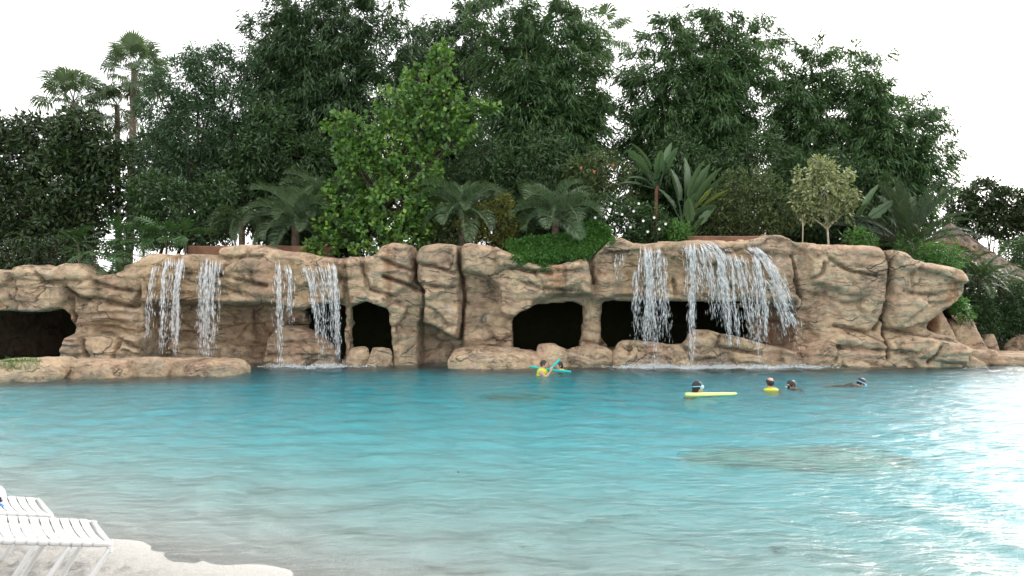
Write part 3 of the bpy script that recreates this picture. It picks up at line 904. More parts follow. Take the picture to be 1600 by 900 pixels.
# ---- pinnate fronds (shared mesh per palm kind) and fan leaves
def frond_mesh(name, L, n, leaf, wid, arch, seed, vee=0.5, droop=0.15, sweep=0.55, mat=None, rr=0.02):
    """rachis in the x-z plane from the origin, bending down by `arch` radians"""
    rng = np.random.default_rng(seed)
    m = 16
    th = np.linspace(0, 1, m)
    ang = -arch * th ** 1.4
    seg = L / (m - 1)
    p = np.zeros((m, 3))
    for i in range(1, m):
        p[i] = p[i - 1] + seg * np.array([math.cos(ang[i]), 0, math.sin(ang[i])])
    ch = [tube(p, np.linspace(rr, rr * 0.2, m), 5)]
    t = np.linspace(0.14, 0.995, n)
    for sgn in (-1, 1):
        tt = np.clip(t + rng.normal(0, 0.004, n), 0, 1)
        x = tt * (m - 1); i = np.minimum(x.astype(int), m - 2); w = (x - i)[:, None]
        bpt = p[i] * (1 - w) + p[i + 1] * w
        tan = nrm(p[i + 1] - p[i])
        nor = np.cross(tan, np.array([0, 1.0, 0])) * -1
        nor = np.stack([-tan[:, 2], np.zeros(n), tan[:, 0]], -1)
        ll = leaf * (np.sin(np.clip(tt * 0.93 + 0.10, 0, 1) * math.pi) ** 0.55) * rng.uniform(0.85, 1.1, n)
        d = nrm(tan * sweep + np.array([0, sgn, 0]) * 0.85 + nor * vee + rng.normal(0, 0.07, (n, 3)))
        s = nrm(np.cross(d, nor + rng.normal(0, 0.25, (n, 3))))
        # two-piece leaflets: blade rises, tip hangs
        midp = bpt + d * ll[:, None] * 0.55
        d2 = nrm(d - UP * droop * 2)
        tip = midp + d2 * ll[:, None] * 0.45
        wd = (wid * rng.uniform(0.8, 1.15, n))[:, None]
        v = np.stack([bpt, bpt + d * ll[:, None] * 0.25 + s * wd * 0.5, midp + s * wd * 0.4, tip, midp - s * wd * 0.4, bpt + d * ll[:, None] * 0.25 - s * wd * 0.5], 1).reshape(-1, 3)
        k = np.arange(n)[:, None] * 6
        ch.append((v, np.concatenate([k + np.array([[0, 1, 2, 5]]), k + np.array([[5, 2, 3, 4]])])))
    v, f = merge(ch)
    me = make_mesh(name, v, f, False)
    me.materials.append(mat)
    return me

def fan_mesh(name, r, n, pet, seed, mat, droop=0.45, arc=2.6):
    rng = np.random.default_rng(seed)
    ch = [tube(np.stack([np.linspace(0, pet, 6), np.zeros(6), -0.10 * np.linspace(0, 1, 6) ** 2 * pet], -1), np.linspace(0.022, 0.012, 6), 5)]
    o = np.array([pet, 0, -0.10 * pet])
    a = np.linspace(-arc, arc, n)
    V_, F_ = [], []
    for i in range(n):
        d = np.array([math.cos(a[i] * 0.92), math.sin(a[i] * 0.92), rng.normal(0.05, 0.05)])
        ll = r * (0.80 + 0.2 * math.cos(a[i])) * rng.uniform(0.92, 1.06)
        s = np.array([-d[1], d[0], 0]) * (ll * 2.3 * arc / n * 0.30)
        m1 = o + d * ll * 0.55 + np.array([0, 0, 0.05 * (-1) ** i])
        tip = o + d * ll * 0.86 - UP * ll * droop * rng.uniform(0.6, 1.3)
        k = len(V_)
        V_ += [o, m1 + s, m1 - s, tip]
        F_ += [[k, k + 1, k + 3, k + 2]]
    ch.append((np.array(V_), np.array(F_)))
    v, f = merge(ch)
    me = make_mesh(name, v, f, False)
    me.materials.append(mat)
    return me

def put(root, name, me, loc, direction, roll=0.0, scale=1.0):
    """child object whose +x runs along direction, loc in root space"""
    o = link(name, me, None, root, loc)
    d = Vector([float(c) for c in direction]).normalized()
    x = d
    y = Vector((0, 0, 1)).cross(x)
    if y.length < 1e-3:
        y = Vector((0, 1, 0))
    y.normalize(); z = x.cross(y)
    m = Matrix((x, y, z)).transposed().to_4x4() @ Matrix.Rotation(roll, 4, 'X')
    o.rotation_euler = m.to_euler()
    o.scale = (scale,) * 3
    return o

def palm(name, label, u, v_heart, Y, fronds, meshes, seed, trunk_r=0.12, el=(0.1, 1.35), base_z=None, scale=(0.85, 1.1), lean=0.0, extra=None, bark=None, part_name="frond", az=None):
    rng = np.random.default_rng(seed)
    h = P(u, v_heart, Y)
    bz = terrace_z(h[0], Y) - 0.1 if base_z is None else base_z
    root = thing(name, label, "palm", (h[0] - lean, Y, bz))
    pts = curve([[h[0] - lean, Y, bz], [h[0] - lean * 0.45, Y, bz * 0.5 + h[2] * 0.5], h], 6)
    nseg = len(pts)
    v, f = tube(pts, trunk_r * (1.15 - 0.3 * np.linspace(0, 1, nseg)) * (1 + 0.06 * np.sin(np.arange(nseg) * 2.4)), 10)
    part(root, "trunk", v, f, bark or m_bark)
    lo = h - np.array(root.location)
    for i in range(fronds):
        a = 2.399 * i + rng.normal(0, 0.2)
        if az is not None:
            a = az[0] + (az[1] - az[0]) * rng.random()
        e = el[0] + (el[1] - el[0]) * ((i + 0.5) / fronds) ** 0.85 + rng.normal(0, 0.07)
        d = (math.cos(a) * math.cos(e), math.sin(a) * math.cos(e), math.sin(e))
        put(root, part_name, meshes[i % len(meshes)], lo, d, rng.normal(0, 0.25), rng.uniform(*scale))
    if extra:
        for me, a, e, s in extra:
            put(root, part_name, me, lo, (math.cos(a) * math.cos(e), math.sin(a) * math.cos(e), math.sin(e)), 0, s)
    return root

# ---------------------------------------------------------------- bamboo grove
bamboo("towering dark bamboo clump rising out of frame left of centre, right of the feathery tree", 500, 33.5,
       [(402, 60), (388, 105), (398, 15), (420, -25), (455, -60), (500, -70), (545, -70), (590, -50), (625, -20), (640, 30), (430, 60), (560, 30), (480, 20), (405, 150), (400, 200), (385, 240), (640, 90)], 101, m_bamboo, 9)
bamboo("dark bamboo mass behind the top of the bright green tree", 700, 35.0,
       [(650, 40), (665, 22), (690, 10), (715, 12), (735, -10), (760, -30), (640, 110), (690, 70), (740, 60), (670, 140)], 102, m_bamboo, 6)
bamboo("tall bamboo clump right of centre with one pale bare culm", 830, 33.0,
       [(745, -10), (780, -35), (812, -12), (838, 22), (858, 18), (880, -20), (915, 0), (935, 30), (945, 90), (940, 130), (770, 50), (860, 70), (905, 90), (955, 175), (935, 200), (800, 110), (850, 150), (930, 250)], 103, m_bamboo_b, 8)
bamboo("full leafy bamboo clump behind the paddle-leaved plants", 1085, 34.0,
       [(985, 65), (975, 110), (1010, 40), (1045, 12), (1062, 5), (1085, 30), (1110, 8), (1132, 0), (1150, 18), (1175, 25), (1185, 55), (970, 150), (975, 200), (1030, 90), (1100, 90), (1160, 90), (1200, 110), (960, 235), (1040, 150), (1130, 160)], 104, m_bamboo_b, 8)
bamboo("thin-topped bamboo clump right of the fullest one, sky showing through", 1240, 34.5,
       [(1190, 15), (1215, 50), (1240, 85), (1268, 60), (1290, 45), (1312, 75), (1335, 60), (1255, 110), (1220, 100), (1300, 110), (1230, 150), (1280, 150)], 105, m_bamboo_b, 4, 0.6)
bamboo("rightmost bamboo clump arching out over the date palm", 1345, 33.5,
       [(1345, 110), (1372, 72), (1380, 120), (1400, 135), (1432, 140), (1455, 160), (1470, 185), (1488, 215), (1480, 235), (1400, 170), (1350, 150), (1440, 200), (1320, 130), (1300, 190), (1420, 235)], 106, m_bamboo_b, 7, 0.9)
# ---------------------------------------------------------------- left trees
leafy_tree("broadleaf_tree", "dark glossy-leaved tree at the far left edge above the left cave", "tree", 60, 30.0,
           [(20, 250, 48), (70, 225, 46), (40, 320, 55), (100, 290, 58, -0.5), (15, 390, 45), (95, 370, 55, -0.6), (-40, 300, 60), (0, 215, 30), (45, 200, 22)], 46, 9, 0.24, 0.10, m_leathery, 201, 0.15, 0.75, trunk_r=0.18)
leafy_tree("broadleaf_tree", "dark glossy-leaved tree below the left fan palm, left of the slender palm trunk", "tree", 140, 29.5,
           [(125, 205, 34), (160, 235, 34), (130, 265, 42), (168, 290, 30), (150, 320, 32), (110, 240, 36), (180, 245, 18), (120, 180, 14), (86, 205, 16)], 50, 9, 0.24, 0.10, m_leathery, 202, 0.15, 0.75, trunk_r=0.14)
leafy_tree("feathery_tree", "mid-green feathery tree right of the tall fan palm", "tree", 300, 32.0,
           [(290, 130, 42), (330, 110, 38), (360, 160, 40), (255, 170, 40), (310, 200, 55), (250, 240, 38), (365, 225, 40), (345, 85, 18), (385, 90, 16), (300, 85, 14), (235, 120, 16), (290, 270, 45), (350, 290, 42)], 52, 10, 0.24, 0.055, m_feather, 203, 0.5, 0.7, trunk_r=0.16)
leafy_tree("understorey_tree", "small dark tree between the slender palm trunk and the blue-green palms", "tree", 250, 29.0,
           [(235, 300, 34), (285, 320, 42), (235, 350, 32), (330, 340, 34), (300, 365, 30), (345, 300, 28)], 44, 9, 0.22, 0.08, m_shrub, 204, 0.3, 0.7, trunk_r=0.09, stems=2)
leafy_tree("understorey_tree", "dark tree in the shade behind the blue-green palms", "tree", 440, 31.5,
           [(400, 250, 45), (450, 300, 50), (390, 320, 45), (480, 250, 45), (500, 330, 45), (420, 200, 40)], 36, 9, 0.26, 0.08, m_shrub, 205, 0.3, 0.7, trunk_r=0.12)
leafy_tree("understorey_tree", "dark tree in the shade behind the feather palms at centre", "tree", 770, 30.5,
           [(700, 300, 40), (750, 250, 42), (800, 290, 45), (850, 250, 42), (900, 290, 40), (780, 340, 40), (860, 340, 42)], 36, 9, 0.26, 0.07, m_shrub, 206, 0.3, 0.7, trunk_r=0.12)
leafy_tree("understorey_tree", "loose small tree with red flowers left of the paddle-leaved plants", "tree", 925, 29.8,
           [(905, 270, 26), (940, 255, 24), (965, 275, 24), (930, 300, 30), (975, 310, 22)], 40, 9, 0.20, 0.06, m_olive, 207, 0.3, 0.8, trunk_r=0.06)
leafy_tree("understorey_tree", "dark shaded tree behind the round olive-green tree", "tree", 1180, 31.5,
           [(1120, 280, 45), (1180, 250, 50), (1240, 280, 45), (1200, 330, 45), (1300, 270, 40), (1130, 340, 40), (1260, 335, 40), (1060, 250, 40), (1350, 290, 40), (1360, 340, 36)], 34, 9, 0.26, 0.07, m_shrub, 208, 0.3, 0.7, trunk_r=0.12)
leafy_tree("background_tree", "tall shaded tree filling the gap behind the feathery tree at left", "tree", 300, 37.5,
           [(240, 250, 45), (290, 230, 50), (340, 260, 50), (260, 320, 50), (320, 330, 50), (370, 310, 45), (220, 330, 30), (380, 230, 40)], 26, 9, 0.34, 0.12, m_leathery, 215, 0.25, 0.75, trunk_r=0.16)
leafy_tree("background_tree", "low shaded tree behind the dark glossy trees at far left", "tree", 60, 36.0,
           [(10, 330, 50), (70, 340, 50), (120, 350, 40), (30, 390, 40), (110, 395, 35)], 26, 9, 0.34, 0.12, m_leathery, 216, 0.25, 0.75, trunk_r=0.14)
# bright foreground tree spilling over the brow
leafy_tree("heart_leaved_tree", "large bright lime-green heart-leaved tree spilling over the rock brow", "tree", 600, 28.0,
           [(690, 95, 20), (660, 130, 30), (700, 150, 24), (620, 165, 34), (655, 195, 40), (700, 205, 30), (560, 205, 30), (525, 195, 18), (600, 230, 42), (745, 165, 16), (720, 200, 24),
            (650, 265, 46), (580, 280, 45), (540, 310, 40), (620, 325, 50, -0.5), (665, 330, 36, -0.5), (530, 350, 36, -0.6), (580, 365, 40, -0.9), (510, 380, 24, -1.2), (640, 365, 30, -0.9), (550, 240, 26), (690, 75, 10), (765, 165, 9), (490, 388, 12, -1.5)],
           31, 7, 0.19, 0.15, m_bright, 210, 0.42, 0.8, trunk_r=0.11, stems=2)
# small trees on the right
leafy_tree("round_tree", "round olive-green tree behind the right-hand falls", "tree", 1167, 28.6,
           [(1120, 325, 30), (1150, 295, 30), (1190, 290, 30), (1215, 320, 30), (1170, 325, 34), (1105, 345, 16), (1195, 350, 26), (1140, 352, 22), (1228, 345, 18)], 60, 9, 0.15, 0.055, m_olive, 211, 0.3, 0.8, trunk_r=0.05, stems=3)
leafy_tree("variegated_tree", "small cream-variegated tree with a slim pale trunk on the right-hand brow", "tree", 1300, 27.6,
           [(1285, 265, 18), (1262, 280, 20), (1310, 280, 22), (1288, 300, 26), (1258, 310, 20), (1322, 308, 18), (1290, 328, 20), (1262, 335, 12), (1320, 330, 12), (1275, 252, 10)], 46, 10, 0.15, 0.08, m_variegated, 212, 0.45, 0.8, trunk_r=0.055, bark=plain_mat("pale_bark", (0.40, 0.35, 0.28), 0.85, 0.2, 0.25, 8, 0.4))
leafy_tree("distant_tree", "hazy dark tree far behind the thatched hut at the right edge", "tree", 1550, 48.0,
           [(1500, 320, 24), (1535, 305, 26), (1575, 320, 28), (1610, 335, 26), (1555, 345, 24), (1520, 350, 20), (1590, 365, 24), (1490, 345, 14)], 40, 9, 0.30, 0.13, m_leathery, 213, 0.2, 0.8, trunk_r=0.16, base_z=0.3)
leafy_tree("distant_tree", "fresh green bushy tree behind the hut roof at the right edge", "tree", 1595, 44.0,
           [(1585, 400, 26), (1615, 395, 30), (1600, 420, 24), (1630, 420, 30)], 50, 9, 0.22, 0.07, m_bamboo_b, 214, 0.4, 0.7, trunk_r=0.12, base_z=0.3)

# ---------------------------------------------------------------- shrubs along the brow
def shrub(label, u, Y, clumps, dens, mat, seed, L=0.14, Wd=0.06, name="shrub", k=8, base_z=None, droop=0.2, stems=3):
    return leafy_tree(name, label, "shrub", u, Y, clumps, dens, k, L, Wd, mat, seed, droop, 0.8, trunk_r=0.025, stems=stems, base_z=base_z)
shrub("sparse brown-green shrub right of the bright tree's foot", 695, 27.6, [(680, 355, 20), (705, 365, 20), (695, 345, 16), (720, 372, 12), (668, 372, 14)], 70, m_olive, 301, 0.11, 0.045)
shrub("yellowish shrub between the two feather palms", 775, 27.5, [(760, 335, 22), (785, 325, 20), (775, 355, 26), (745, 360, 18), (800, 350, 16), (725, 345, 14)], 95, m_yellow, 302, 0.12, 0.05)
shrub("dark shrub under the second feather palm", 840, 27.8, [(825, 360, 22), (850, 365, 22), (880, 345, 26), (800, 372, 16), (905, 330, 22)], 80, m_shrub, 303)
shrub("white-flowered dark green bush behind the hanging ground cover", 985, 27.6, [(950, 330, 30), (985, 345, 30), (1020, 350, 28), (960, 360, 24), (1000, 365, 22), (1045, 362, 18), (920, 345, 24)], 80, m_shrub, 304, 0.14, 0.07)
shrub("strappy light green tuft at the left end of the brown planter wall", 1062, 27.3, [(1050, 368, 14), (1070, 370, 12), (1060, 360, 12)], 90, m_cover, 305, 0.26, 0.035, droop=0.0)
shrub("low shrub behind the brown planter wall of the right falls", 1130, 28.9, [(1100, 362, 16), (1130, 360, 14), (1160, 362, 14), (1085, 350, 14)], 70, m_shrub, 306)
shrub("small bright green fern-like bush on the right-hand brow", 1340, 27.2, [(1330, 374, 11), (1348, 372, 11), (1338, 366, 9), (1360, 378, 8)], 130, m_cover, 307, 0.16, 0.04)
shrub("dark bush at the foot of the left edge tree on the brow", 40, 27.8, [(15, 400, 24), (55, 395, 22), (90, 392, 22), (-25, 400, 25)], 80, m_leathery, 308, 0.15, 0.06)
shrub("dark bush behind the lobed plants by the first falls", 220, 28.0, [(205, 370, 22), (240, 372, 20), (270, 368, 20), (180, 388, 14)], 80, m_shrub, 309, 0.15, 0.06)
shrub("dark bush between the slender palm trunk and the brown planter wall", 315, 28.2, [(300, 372, 18), (330, 370, 18), (355, 360, 16)], 80, m_shrub, 310, 0.15, 0.06)
shrub("dark bush under the blue-green palms behind the rock brow", 450, 28.6, [(420, 365, 18), (455, 368, 18), (490, 365, 20), (520, 370, 20)], 80, m_shrub, 311, 0.15, 0.06)
shrub("green bush at the foot of the date palm beside the rock end", 1440, 28.0, [(1440, 395, 16), (1465, 398, 16), (1490, 405, 14), (1415, 385, 12), (1450, 410, 12), (1480, 420, 12)], 110, m_cover, 312, 0.24, 0.035, droop=0.1)
shrub("leafy bush tucked between the rock end and the lone boulder", 1496, 26.9, [(1500, 478, 11), (1508, 490, 9), (1494, 468, 8)], 150, m_cover, 313, 0.14, 0.06, base_z=0.2)
# white and red blossoms
for sh_label, spots, Y_, mt in (("white-flowered dark green bush behind the hanging ground cover", [(955, 318), (972, 335), (990, 330), (1005, 345), (1022, 340), (960, 350), (985, 355), (1030, 358), (1012, 362), (940, 325), (930, 340), (1040, 350), (998, 318), (948, 340)], 26.9, m_white_petal),
                                ("loose small tree with red flowers left of the paddle-leaved plants", [(908, 262), (928, 268), (958, 258)], 29.0, m_red_petal)):
    root = next(o for o in scene.objects if o.get("label") == sh_label)
    rr_ = np.random.default_rng(5)
    for u, v in spots:
        c0 = P(u, v, Y_ + rr_.uniform(-0.2, 0.2))
        ang = np.arange(5) * 1.2566
        pet = []
        for a in ang:
            d = np.array([math.cos(a), -0.35, math.sin(a)]) * 0.05
            s = np.array([-math.sin(a), 0, math.cos(a)]) * 0.022
            pet.append((np.array([c0, c0 + d * 0.6 + s, c0 + d, c0 + d * 0.6 - s]), np.array([[0, 1, 2, 3]])))
        v_, f_ = merge(pet)
        fl = part(root, "flower", v_, f_, mt, False)
        fl.parent = next(c for c in root.children if c.name.startswith("crown"))

# ---------------------------------------------------------------- palms
pin = [frond_mesh("pindo_frond", 2.3, 95, 0.70, 0.026, 1.65, 400 + i, 0.6, 0.35, 0.7, m_palm_blue) for i in range(3)]
pin_g = [frond_mesh("pindo_frond_green", 2.0, 80, 0.6, 0.027, 2.0, 410 + i, 0.5, 0.4, 0.7, m_palm) for i in range(3)]
palm("feather_palm", "blue-green feather palm with arching fronds right of the bright tree", 722, 335, 27.6, 22, pin, 411, 0.14, (-0.15, 1.4), scale=(0.66, 0.92))
palm("feather_palm", "blue-green feather palm drooping above the hanging ground cover", 868, 340, 27.2, 24, pin, 412, 0.14, (-0.2, 1.35), scale=(0.66, 0.92))
palm("feather_palm", "small yellow-green feather palm between the two blue-green ones", 778, 325, 28.4, 12, pin_g, 413, 0.10, (0.0, 1.3), scale=(0.55, 0.75))
palm("feather_palm", "large blue-green feather palm left of the bright tree", 462, 352, 27.8, 28, pin, 414, 0.16, (-0.2, 1.35), scale=(0.72, 1.0))
palm("feather_palm", "dusky feather palm partly behind the large one left of the bright tree", 502, 322, 28.8, 18, pin, 415, 0.14, (0.2, 1.4), scale=(0.7, 1.0))
palm("feather_palm", "small green feather palm above the brown planter wall of the left falls", 378, 345, 27.9, 13, pin_g, 416, 0.12, (-0.3, 1.2), scale=(0.45, 0.75))
dat = [frond_mesh("date_frond", 3.3, 84, 0.52, 0.038, 0.75, 420 + i, 0.45, 0.1, 0.9, m_date, 0.03) for i in range(3)]
dead_f = frond_mesh("dying_frond", 2.5, 60, 0.34, 0.028, 0.9, 429, 0.3, 0.25, 0.9, m_dead, 0.03)
palm("date_palm", "big stemless date palm with upright fronds on the right-hand brow", 1418, 388, 29.2, 30, dat, 421, 0.22, (0.05, 1.5), scale=(0.75, 1.02), extra=[(dead_f, -0.25, 0.30, 1.0), (dead_f, -0.6, 0.15, 0.8)])
fan = [fan_mesh("fan_leaf", 0.95, 34, 1.15, 430 + i, m_fan, 0.55) for i in range(3)]
palm("fan_palm", "tallest slender fan palm against the white sky at left", 210, 112, 38.0, 26, fan, 431, 0.17, (-0.95, 1.45), lean=0.3, part_name="fan_leaf", scale=(0.8, 1.05))
palm("fan_palm", "fan palm crown poking up behind the dark tree at far left", 115, 160, 38.5, 20, fan, 432, 0.17, (-0.5, 1.45), lean=0.2, part_name="fan_leaf", scale=(0.8, 1.1))
palm("fan_palm", "lower fan palm between the two taller fan palms", 183, 165, 39.5, 18, fan, 433, 0.14, (-1.1, 1.2), lean=-0.1, part_name="fan_leaf", scale=(0.7, 0.95))
palm("fan_palm", "fan palm head with hanging leaves behind the right-of-centre bamboo", 936, 55, 37.5, 16, fan, 434, 0.12, (-1.2, 0.9), lean=1.3, part_name="fan_leaf", scale=(0.8, 1.0))
arec = [frond_mesh("cane_palm_frond", 1.9, 34, 0.42, 0.045, 1.35, 440 + i, 0.35, 0.3, 0.6, m_palm) for i in range(3)]
palm("cane_palm", "cane palm with hanging fronds in front of the thatched roof", 1530, 440, 30.0, 20, arec, 441, 0.08, (-0.1, 1.4), base_z=0.2, scale=(0.7, 1.0))
palm("cane_palm", "darker cane palm beside the overhanging rock end", 1507, 432, 30.8, 14, arec, 442, 0.08, (0.0, 1.4), base_z=0.2, scale=(0.7, 1.0))
palm("cane_palm", "fresh green cane palm under the eave at the right edge", 1562, 448, 31.5, 14, pin_g, 443, 0.08, (0.0, 1.4), base_z=0.2, scale=(0.6, 0.9))

# ---------------------------------------------------------------- paddle-leaved plants (bird-of-paradise kind)
def paddle(name, L, wd, pet, bend, seed, mat):
    rng = np.random.default_rng(seed)
    m = 14
    t = np.linspace(0, 1, m)
    x = pet + t * L * (1 - 0.12 * bend); z = -bend * L * 0.35 * t ** 2
    w = wd * 0.5 * np.sin(np.clip(t * 0.93 + 0.07, 0, 1) ** 0.8 * math.pi) ** 0.6
    w[-1] = 0.005
    ch = []
    V_ = []
    for i in range(m):
        rag = 1 + 0.10 * rng.normal()
        V_ += [[x[i], w[i] * rag, z[i] + 0.32 * w[i]], [x[i], 0, z[i]], [x[i], -w[i] * rag, z[i] + 0.32 * w[i]]]
    q = []
    for i in range(m - 1):
        for s in (0, 1):
            q.append([i * 3 + s, i * 3 + s + 1, i * 3 + s + 4, i * 3 + s + 3])
    ch.append((np.array(V_), np.array(q)))
    px = np.linspace(0, pet + L * 0.9, 10)
    pz = np.interp(px, x, z, left=0) - 0.012
    ch.append(tube(np.stack([px, np.zeros(10), pz], -1), np.linspace(0.035, 0.008, 10), 5))
    v, f = merge(ch)
    me = make_mesh(name, v, f, True)
    me.materials.append(mat)
    return me
pad = [paddle("paddle_leaf", 1.25, 0.46, 0.75, 0.5, 500, m_paddle), paddle("paddle_leaf", 1.45, 0.42, 0.95, 0.35, 501, m_paddle), paddle("paddle_leaf", 1.1, 0.50, 0.6, 0.9, 502, m_paddle)]
pad_y = paddle("paddle_leaf_yellow", 1.1, 0.16, 0.9, 0.4, 503, m_paddle_y)
def paddle_plant(label, u, v_heart, Y, specs, seed, trunk_r=0.09):
    rng = np.random.default_rng(seed)
    h = P(u, v_heart, Y); bz = terrace_z(h[0], Y) - 0.1
    root = thing("paddle_leaved_plant", label, "plant", (h[0], Y, bz))
    v, f = tube(curve([[h[0], Y, bz], [h[0] - 0.03, Y, (bz + h[2]) / 2], h], 5), np.linspace(trunk_r, trunk_r * 0.7, 11), 9)
    part(root, "stem", v, f, plain_mat("reddish_stem", (0.14, 0.06, 0.04), 0.8, 0.2, 0.35, 9, 0.5))
    for me, a, s, back in specs:            # a: lean in the picture plane, degrees from upright (right positive)
        d = (math.sin(R(a)), back, math.cos(R(a)))
        o = put(root, "leaf", me, (rng.normal(0, 0.05), 0, h[2] - bz - 0.1), d, R(90) * (1 if a < 0 else -1) * 0 + rng.normal(0, 0.7), s)
    return root
paddle_plant("tallest paddle-leaved plant on a red-brown stem, upper left of its group", 1026, 290, 28.6,
             [(pad[2], -18, 1.15, -0.1), (pad[0], -40, 0.85, -0.4), (pad[0], 5, 0.75, -0.5), (pad[1], 14, 0.8, 0.2), (pad[2], -62, 0.75, -0.3), (pad[0], -30, 1.0, 0.4), (pad[1], 25, 0.7, -0.3), (pad[2], 0, 0.6, -0.7), (pad[0], -75, 0.7, 0.2)], 511)
paddle_plant("broad fan of upright paddle leaves right of the red-brown stem", 1068, 345, 28.4,
             [(pad[1], -14, 1.0, -0.1), (pad[1], 6, 1.05, 0.1), (pad[1], 14, 1.0, -0.2), (pad[1], 22, 1.0, 0.1), (pad[1], 30, 1.0, -0.2), (pad[1], 38, 1.0, 0.0), (pad_y, 50, 1.0, -0.3), (pad[0], -28, 0.85, 0.2), (pad[0], 10, 0.7, -0.7), (pad[0], 46, 0.8, 0.2), (pad_y, 36, 0.85, -0.5), (pad[1], -4, 0.95, 0.3), (pad[0], 58, 0.7, -0.4)], 512)
paddle_plant("low paddle-leaved plant in front of the upright fan", 1080, 366, 28.0,
             [(pad[0], -8, 0.75, -0.3), (pad[2], 20, 0.55, -0.5), (pad[0], 34, 0.7, -0.1), (pad[2], -30, 0.5, -0.4)], 513, 0.06)
paddle_plant("shaded paddle-leaved plant behind the variegated tree", 1335, 350, 28.8,
             [(pad[1], -6, 0.8, 0.0), (pad[1], 28, 0.8, 0.1), (pad[0], 55, 0.8, -0.2), (pad[0], -50, 0.7, -0.2), (pad[2], 10, 0.6, -0.4)], 514, 0.06)

# ---------------------------------------------------------------- lobed philodendrons hanging over the brow
def philo_leaf(name, seed, S=0.5):
    rng = np.random.default_rng(seed)
    ch = []
    V_, q = [], []
    n = 8
    for i in range(n):
        t = 0.08 + 0.86 * i / (n - 1)
        b0 = np.array([0.35 + S * t, 0, -0.25 * S * t * t])
        ll = S * 0.52 * (math.sin(math.pi * (0.2 + 0.72 * (1 - t)))) ** 0.7
        for sg in (-1, 1):
            d = np.array([0.25 + 0.9 * t - 0.5 * (1 - t), sg, -0.15])
            d /= np.linalg.norm(d)
            tip = b0 + d * ll - UP * ll * 0.2
            e = np.array([S * 0.055, 0, 0])
            k = len(V_)
            V_ += [b0 - e * 0.8, b0 + d * ll * 0.6 - e * 0.75 + UP * 0.02, tip, b0 + d * ll * 0.6 + e * 0.75, b0 + e * 0.8]
            q.append([k, k + 1, k + 3, k + 4]); q.append([k + 1, k + 2, k + 2 + 1, k + 3])
    k = len(V_)
    tri = [[a, b_, c_] for a, b_, c_, d_ in q if c_ == d_]
    quad = [x for x in q if x[2] != x[3]]
    ch.append((np.array(V_), [np.array(quad), np.array(tri)]))
    k0 = np.array([0.35 + S * 0.94, 0, -0.25 * S * 0.88])
    ch.append((np.array([k0 + [0, 0.05 * S, 0], k0 - [0, 0.05 * S, 0], k0 + [S * 0.3, 0, -S * 0.12]]), np.array([[0, 1, 2]])))
    px = np.linspace(0, 0.35 + S, 7)
    ch.append(tube(np.stack([px, np.zeros(7), -0.25 * S * np.clip((px - 0.35) / S, 0, 1) ** 2 - 0.006], -1), np.linspace(0.014, 0.005, 7), 4))
    v, f = merge(ch)
    me = make_mesh(name, v, f, False)
    me.materials.append(m_philo)
    return me
ph = [philo_leaf("lobed_leaf", 520 + i, 0.46 + 0.06 * i) for i in range(3)]
def philodendron(label, u, v, Y, n, seed, low=-0.9, high=0.9, sc=(0.75, 1.15)):
    rng = np.random.default_rng(seed)
    p = P(u, v, Y)
    bz = min(float(top_z(p[0])) - 0.15, p[2])
    root = thing("lobed_leaf_plant", label, "plant", (p[0], Y, bz))
    v_, f_ = tube(curve([[p[0], Y, bz - 0.05], [p[0] + 0.05, Y, (bz + p[2]) / 2], p], 4), 0.04, 7)
    part(root, "stem", v_, f_, m_bark)
    for i in range(n):
        a = -math.pi / 2 + rng.uniform(-1.9, 1.9)
        e = rng.uniform(low, high)
        put(root, "leaf", ph[i % 3], (rng.normal(0, 0.08), rng.normal(0, 0.05), p[2] - bz + rng.normal(0, 0.08)), (math.cos(a) * math.cos(e), math.sin(a) * math.cos(e), math.sin(e)), rng.normal(0, 0.3), rng.uniform(*sc))
    return root
philodendron("lobed-leaf plant hanging over the brow at its lowest point, left of the first falls", 142, 395, 26.3, 15, 531, -1.3, 0.5)
philodendron("lobed-leaf plant spreading at the left end of the group of lobed plants", 122, 378, 26.9, 13, 532, -0.7, 0.9)
philodendron("lobed-leaf plant in the dip of the brow beside the first falls", 180, 398, 26.2, 14, 533, -1.3, 0.5)
philodendron("lobed-leaf plant above the dip of the brow by the palm trunk", 190, 372, 27.0, 13, 534, -0.5, 1.0)
philodendron("lobed-leaf plant standing behind the start of the first falls", 222, 375, 26.9, 14, 535, -0.5, 1.0)
philodendron("lobed-leaf plant left of the brown planter wall of the left falls", 258, 368, 27.0, 14, 536, -0.5, 1.0)
philodendron("rightmost lobed-leaf plant against the brown planter wall of the left falls", 288, 372, 27.1, 12, 537, -0.4, 1.0)

# ---------------------------------------------------------------- ground cover hanging over the middle brow
rng = np.random.default_rng(540)
gpoly = [(788, 380), (830, 372), (880, 368), (925, 345), (950, 358), (957, 378), (930, 392), (915, 402), (880, 402), (850, 421), (825, 418), (802, 406)]
n = 15000
gu = rng.uniform(785, 960, n); gv = rng.uniform(342, 424, n)
sdg = poly_sd(gpoly, gu, gv) + 5 * fbm(gu / 14, gv / 14, 0, 7, 2)
ok = sdg < 0
gu, gv = gu[ok], gv[ok]
gY = 25.6 + np.clip((405 - gv) / 40.0, -0.05, 1.4) * 1.1 + 0.12 * fbm(gu / 12, gv / 9, 0, 17, 2)
gp = np.stack([(gu - CX) / F_PX * gY, gY, CAM_H + (HOR - gv) / F_PX * gY], -1)
gp[:, 1] = np.minimum(gp[:, 1], front_y(gp[:, 0], np.minimum(gp[:, 2], top_z(gp[:, 0]) - 0.3)) + np.where(gp[:, 2] > top_z(gp[:, 0]) - 0.1, 1.5, -0.06))
cv2, cf2 = spray(gp, nrm(np.array([0, -0.7, 0.35]) + rng.normal(0, 0.4, gp.shape)), 5, 0.10, 0.04, 0.15, 0.7, 0.04, rng)
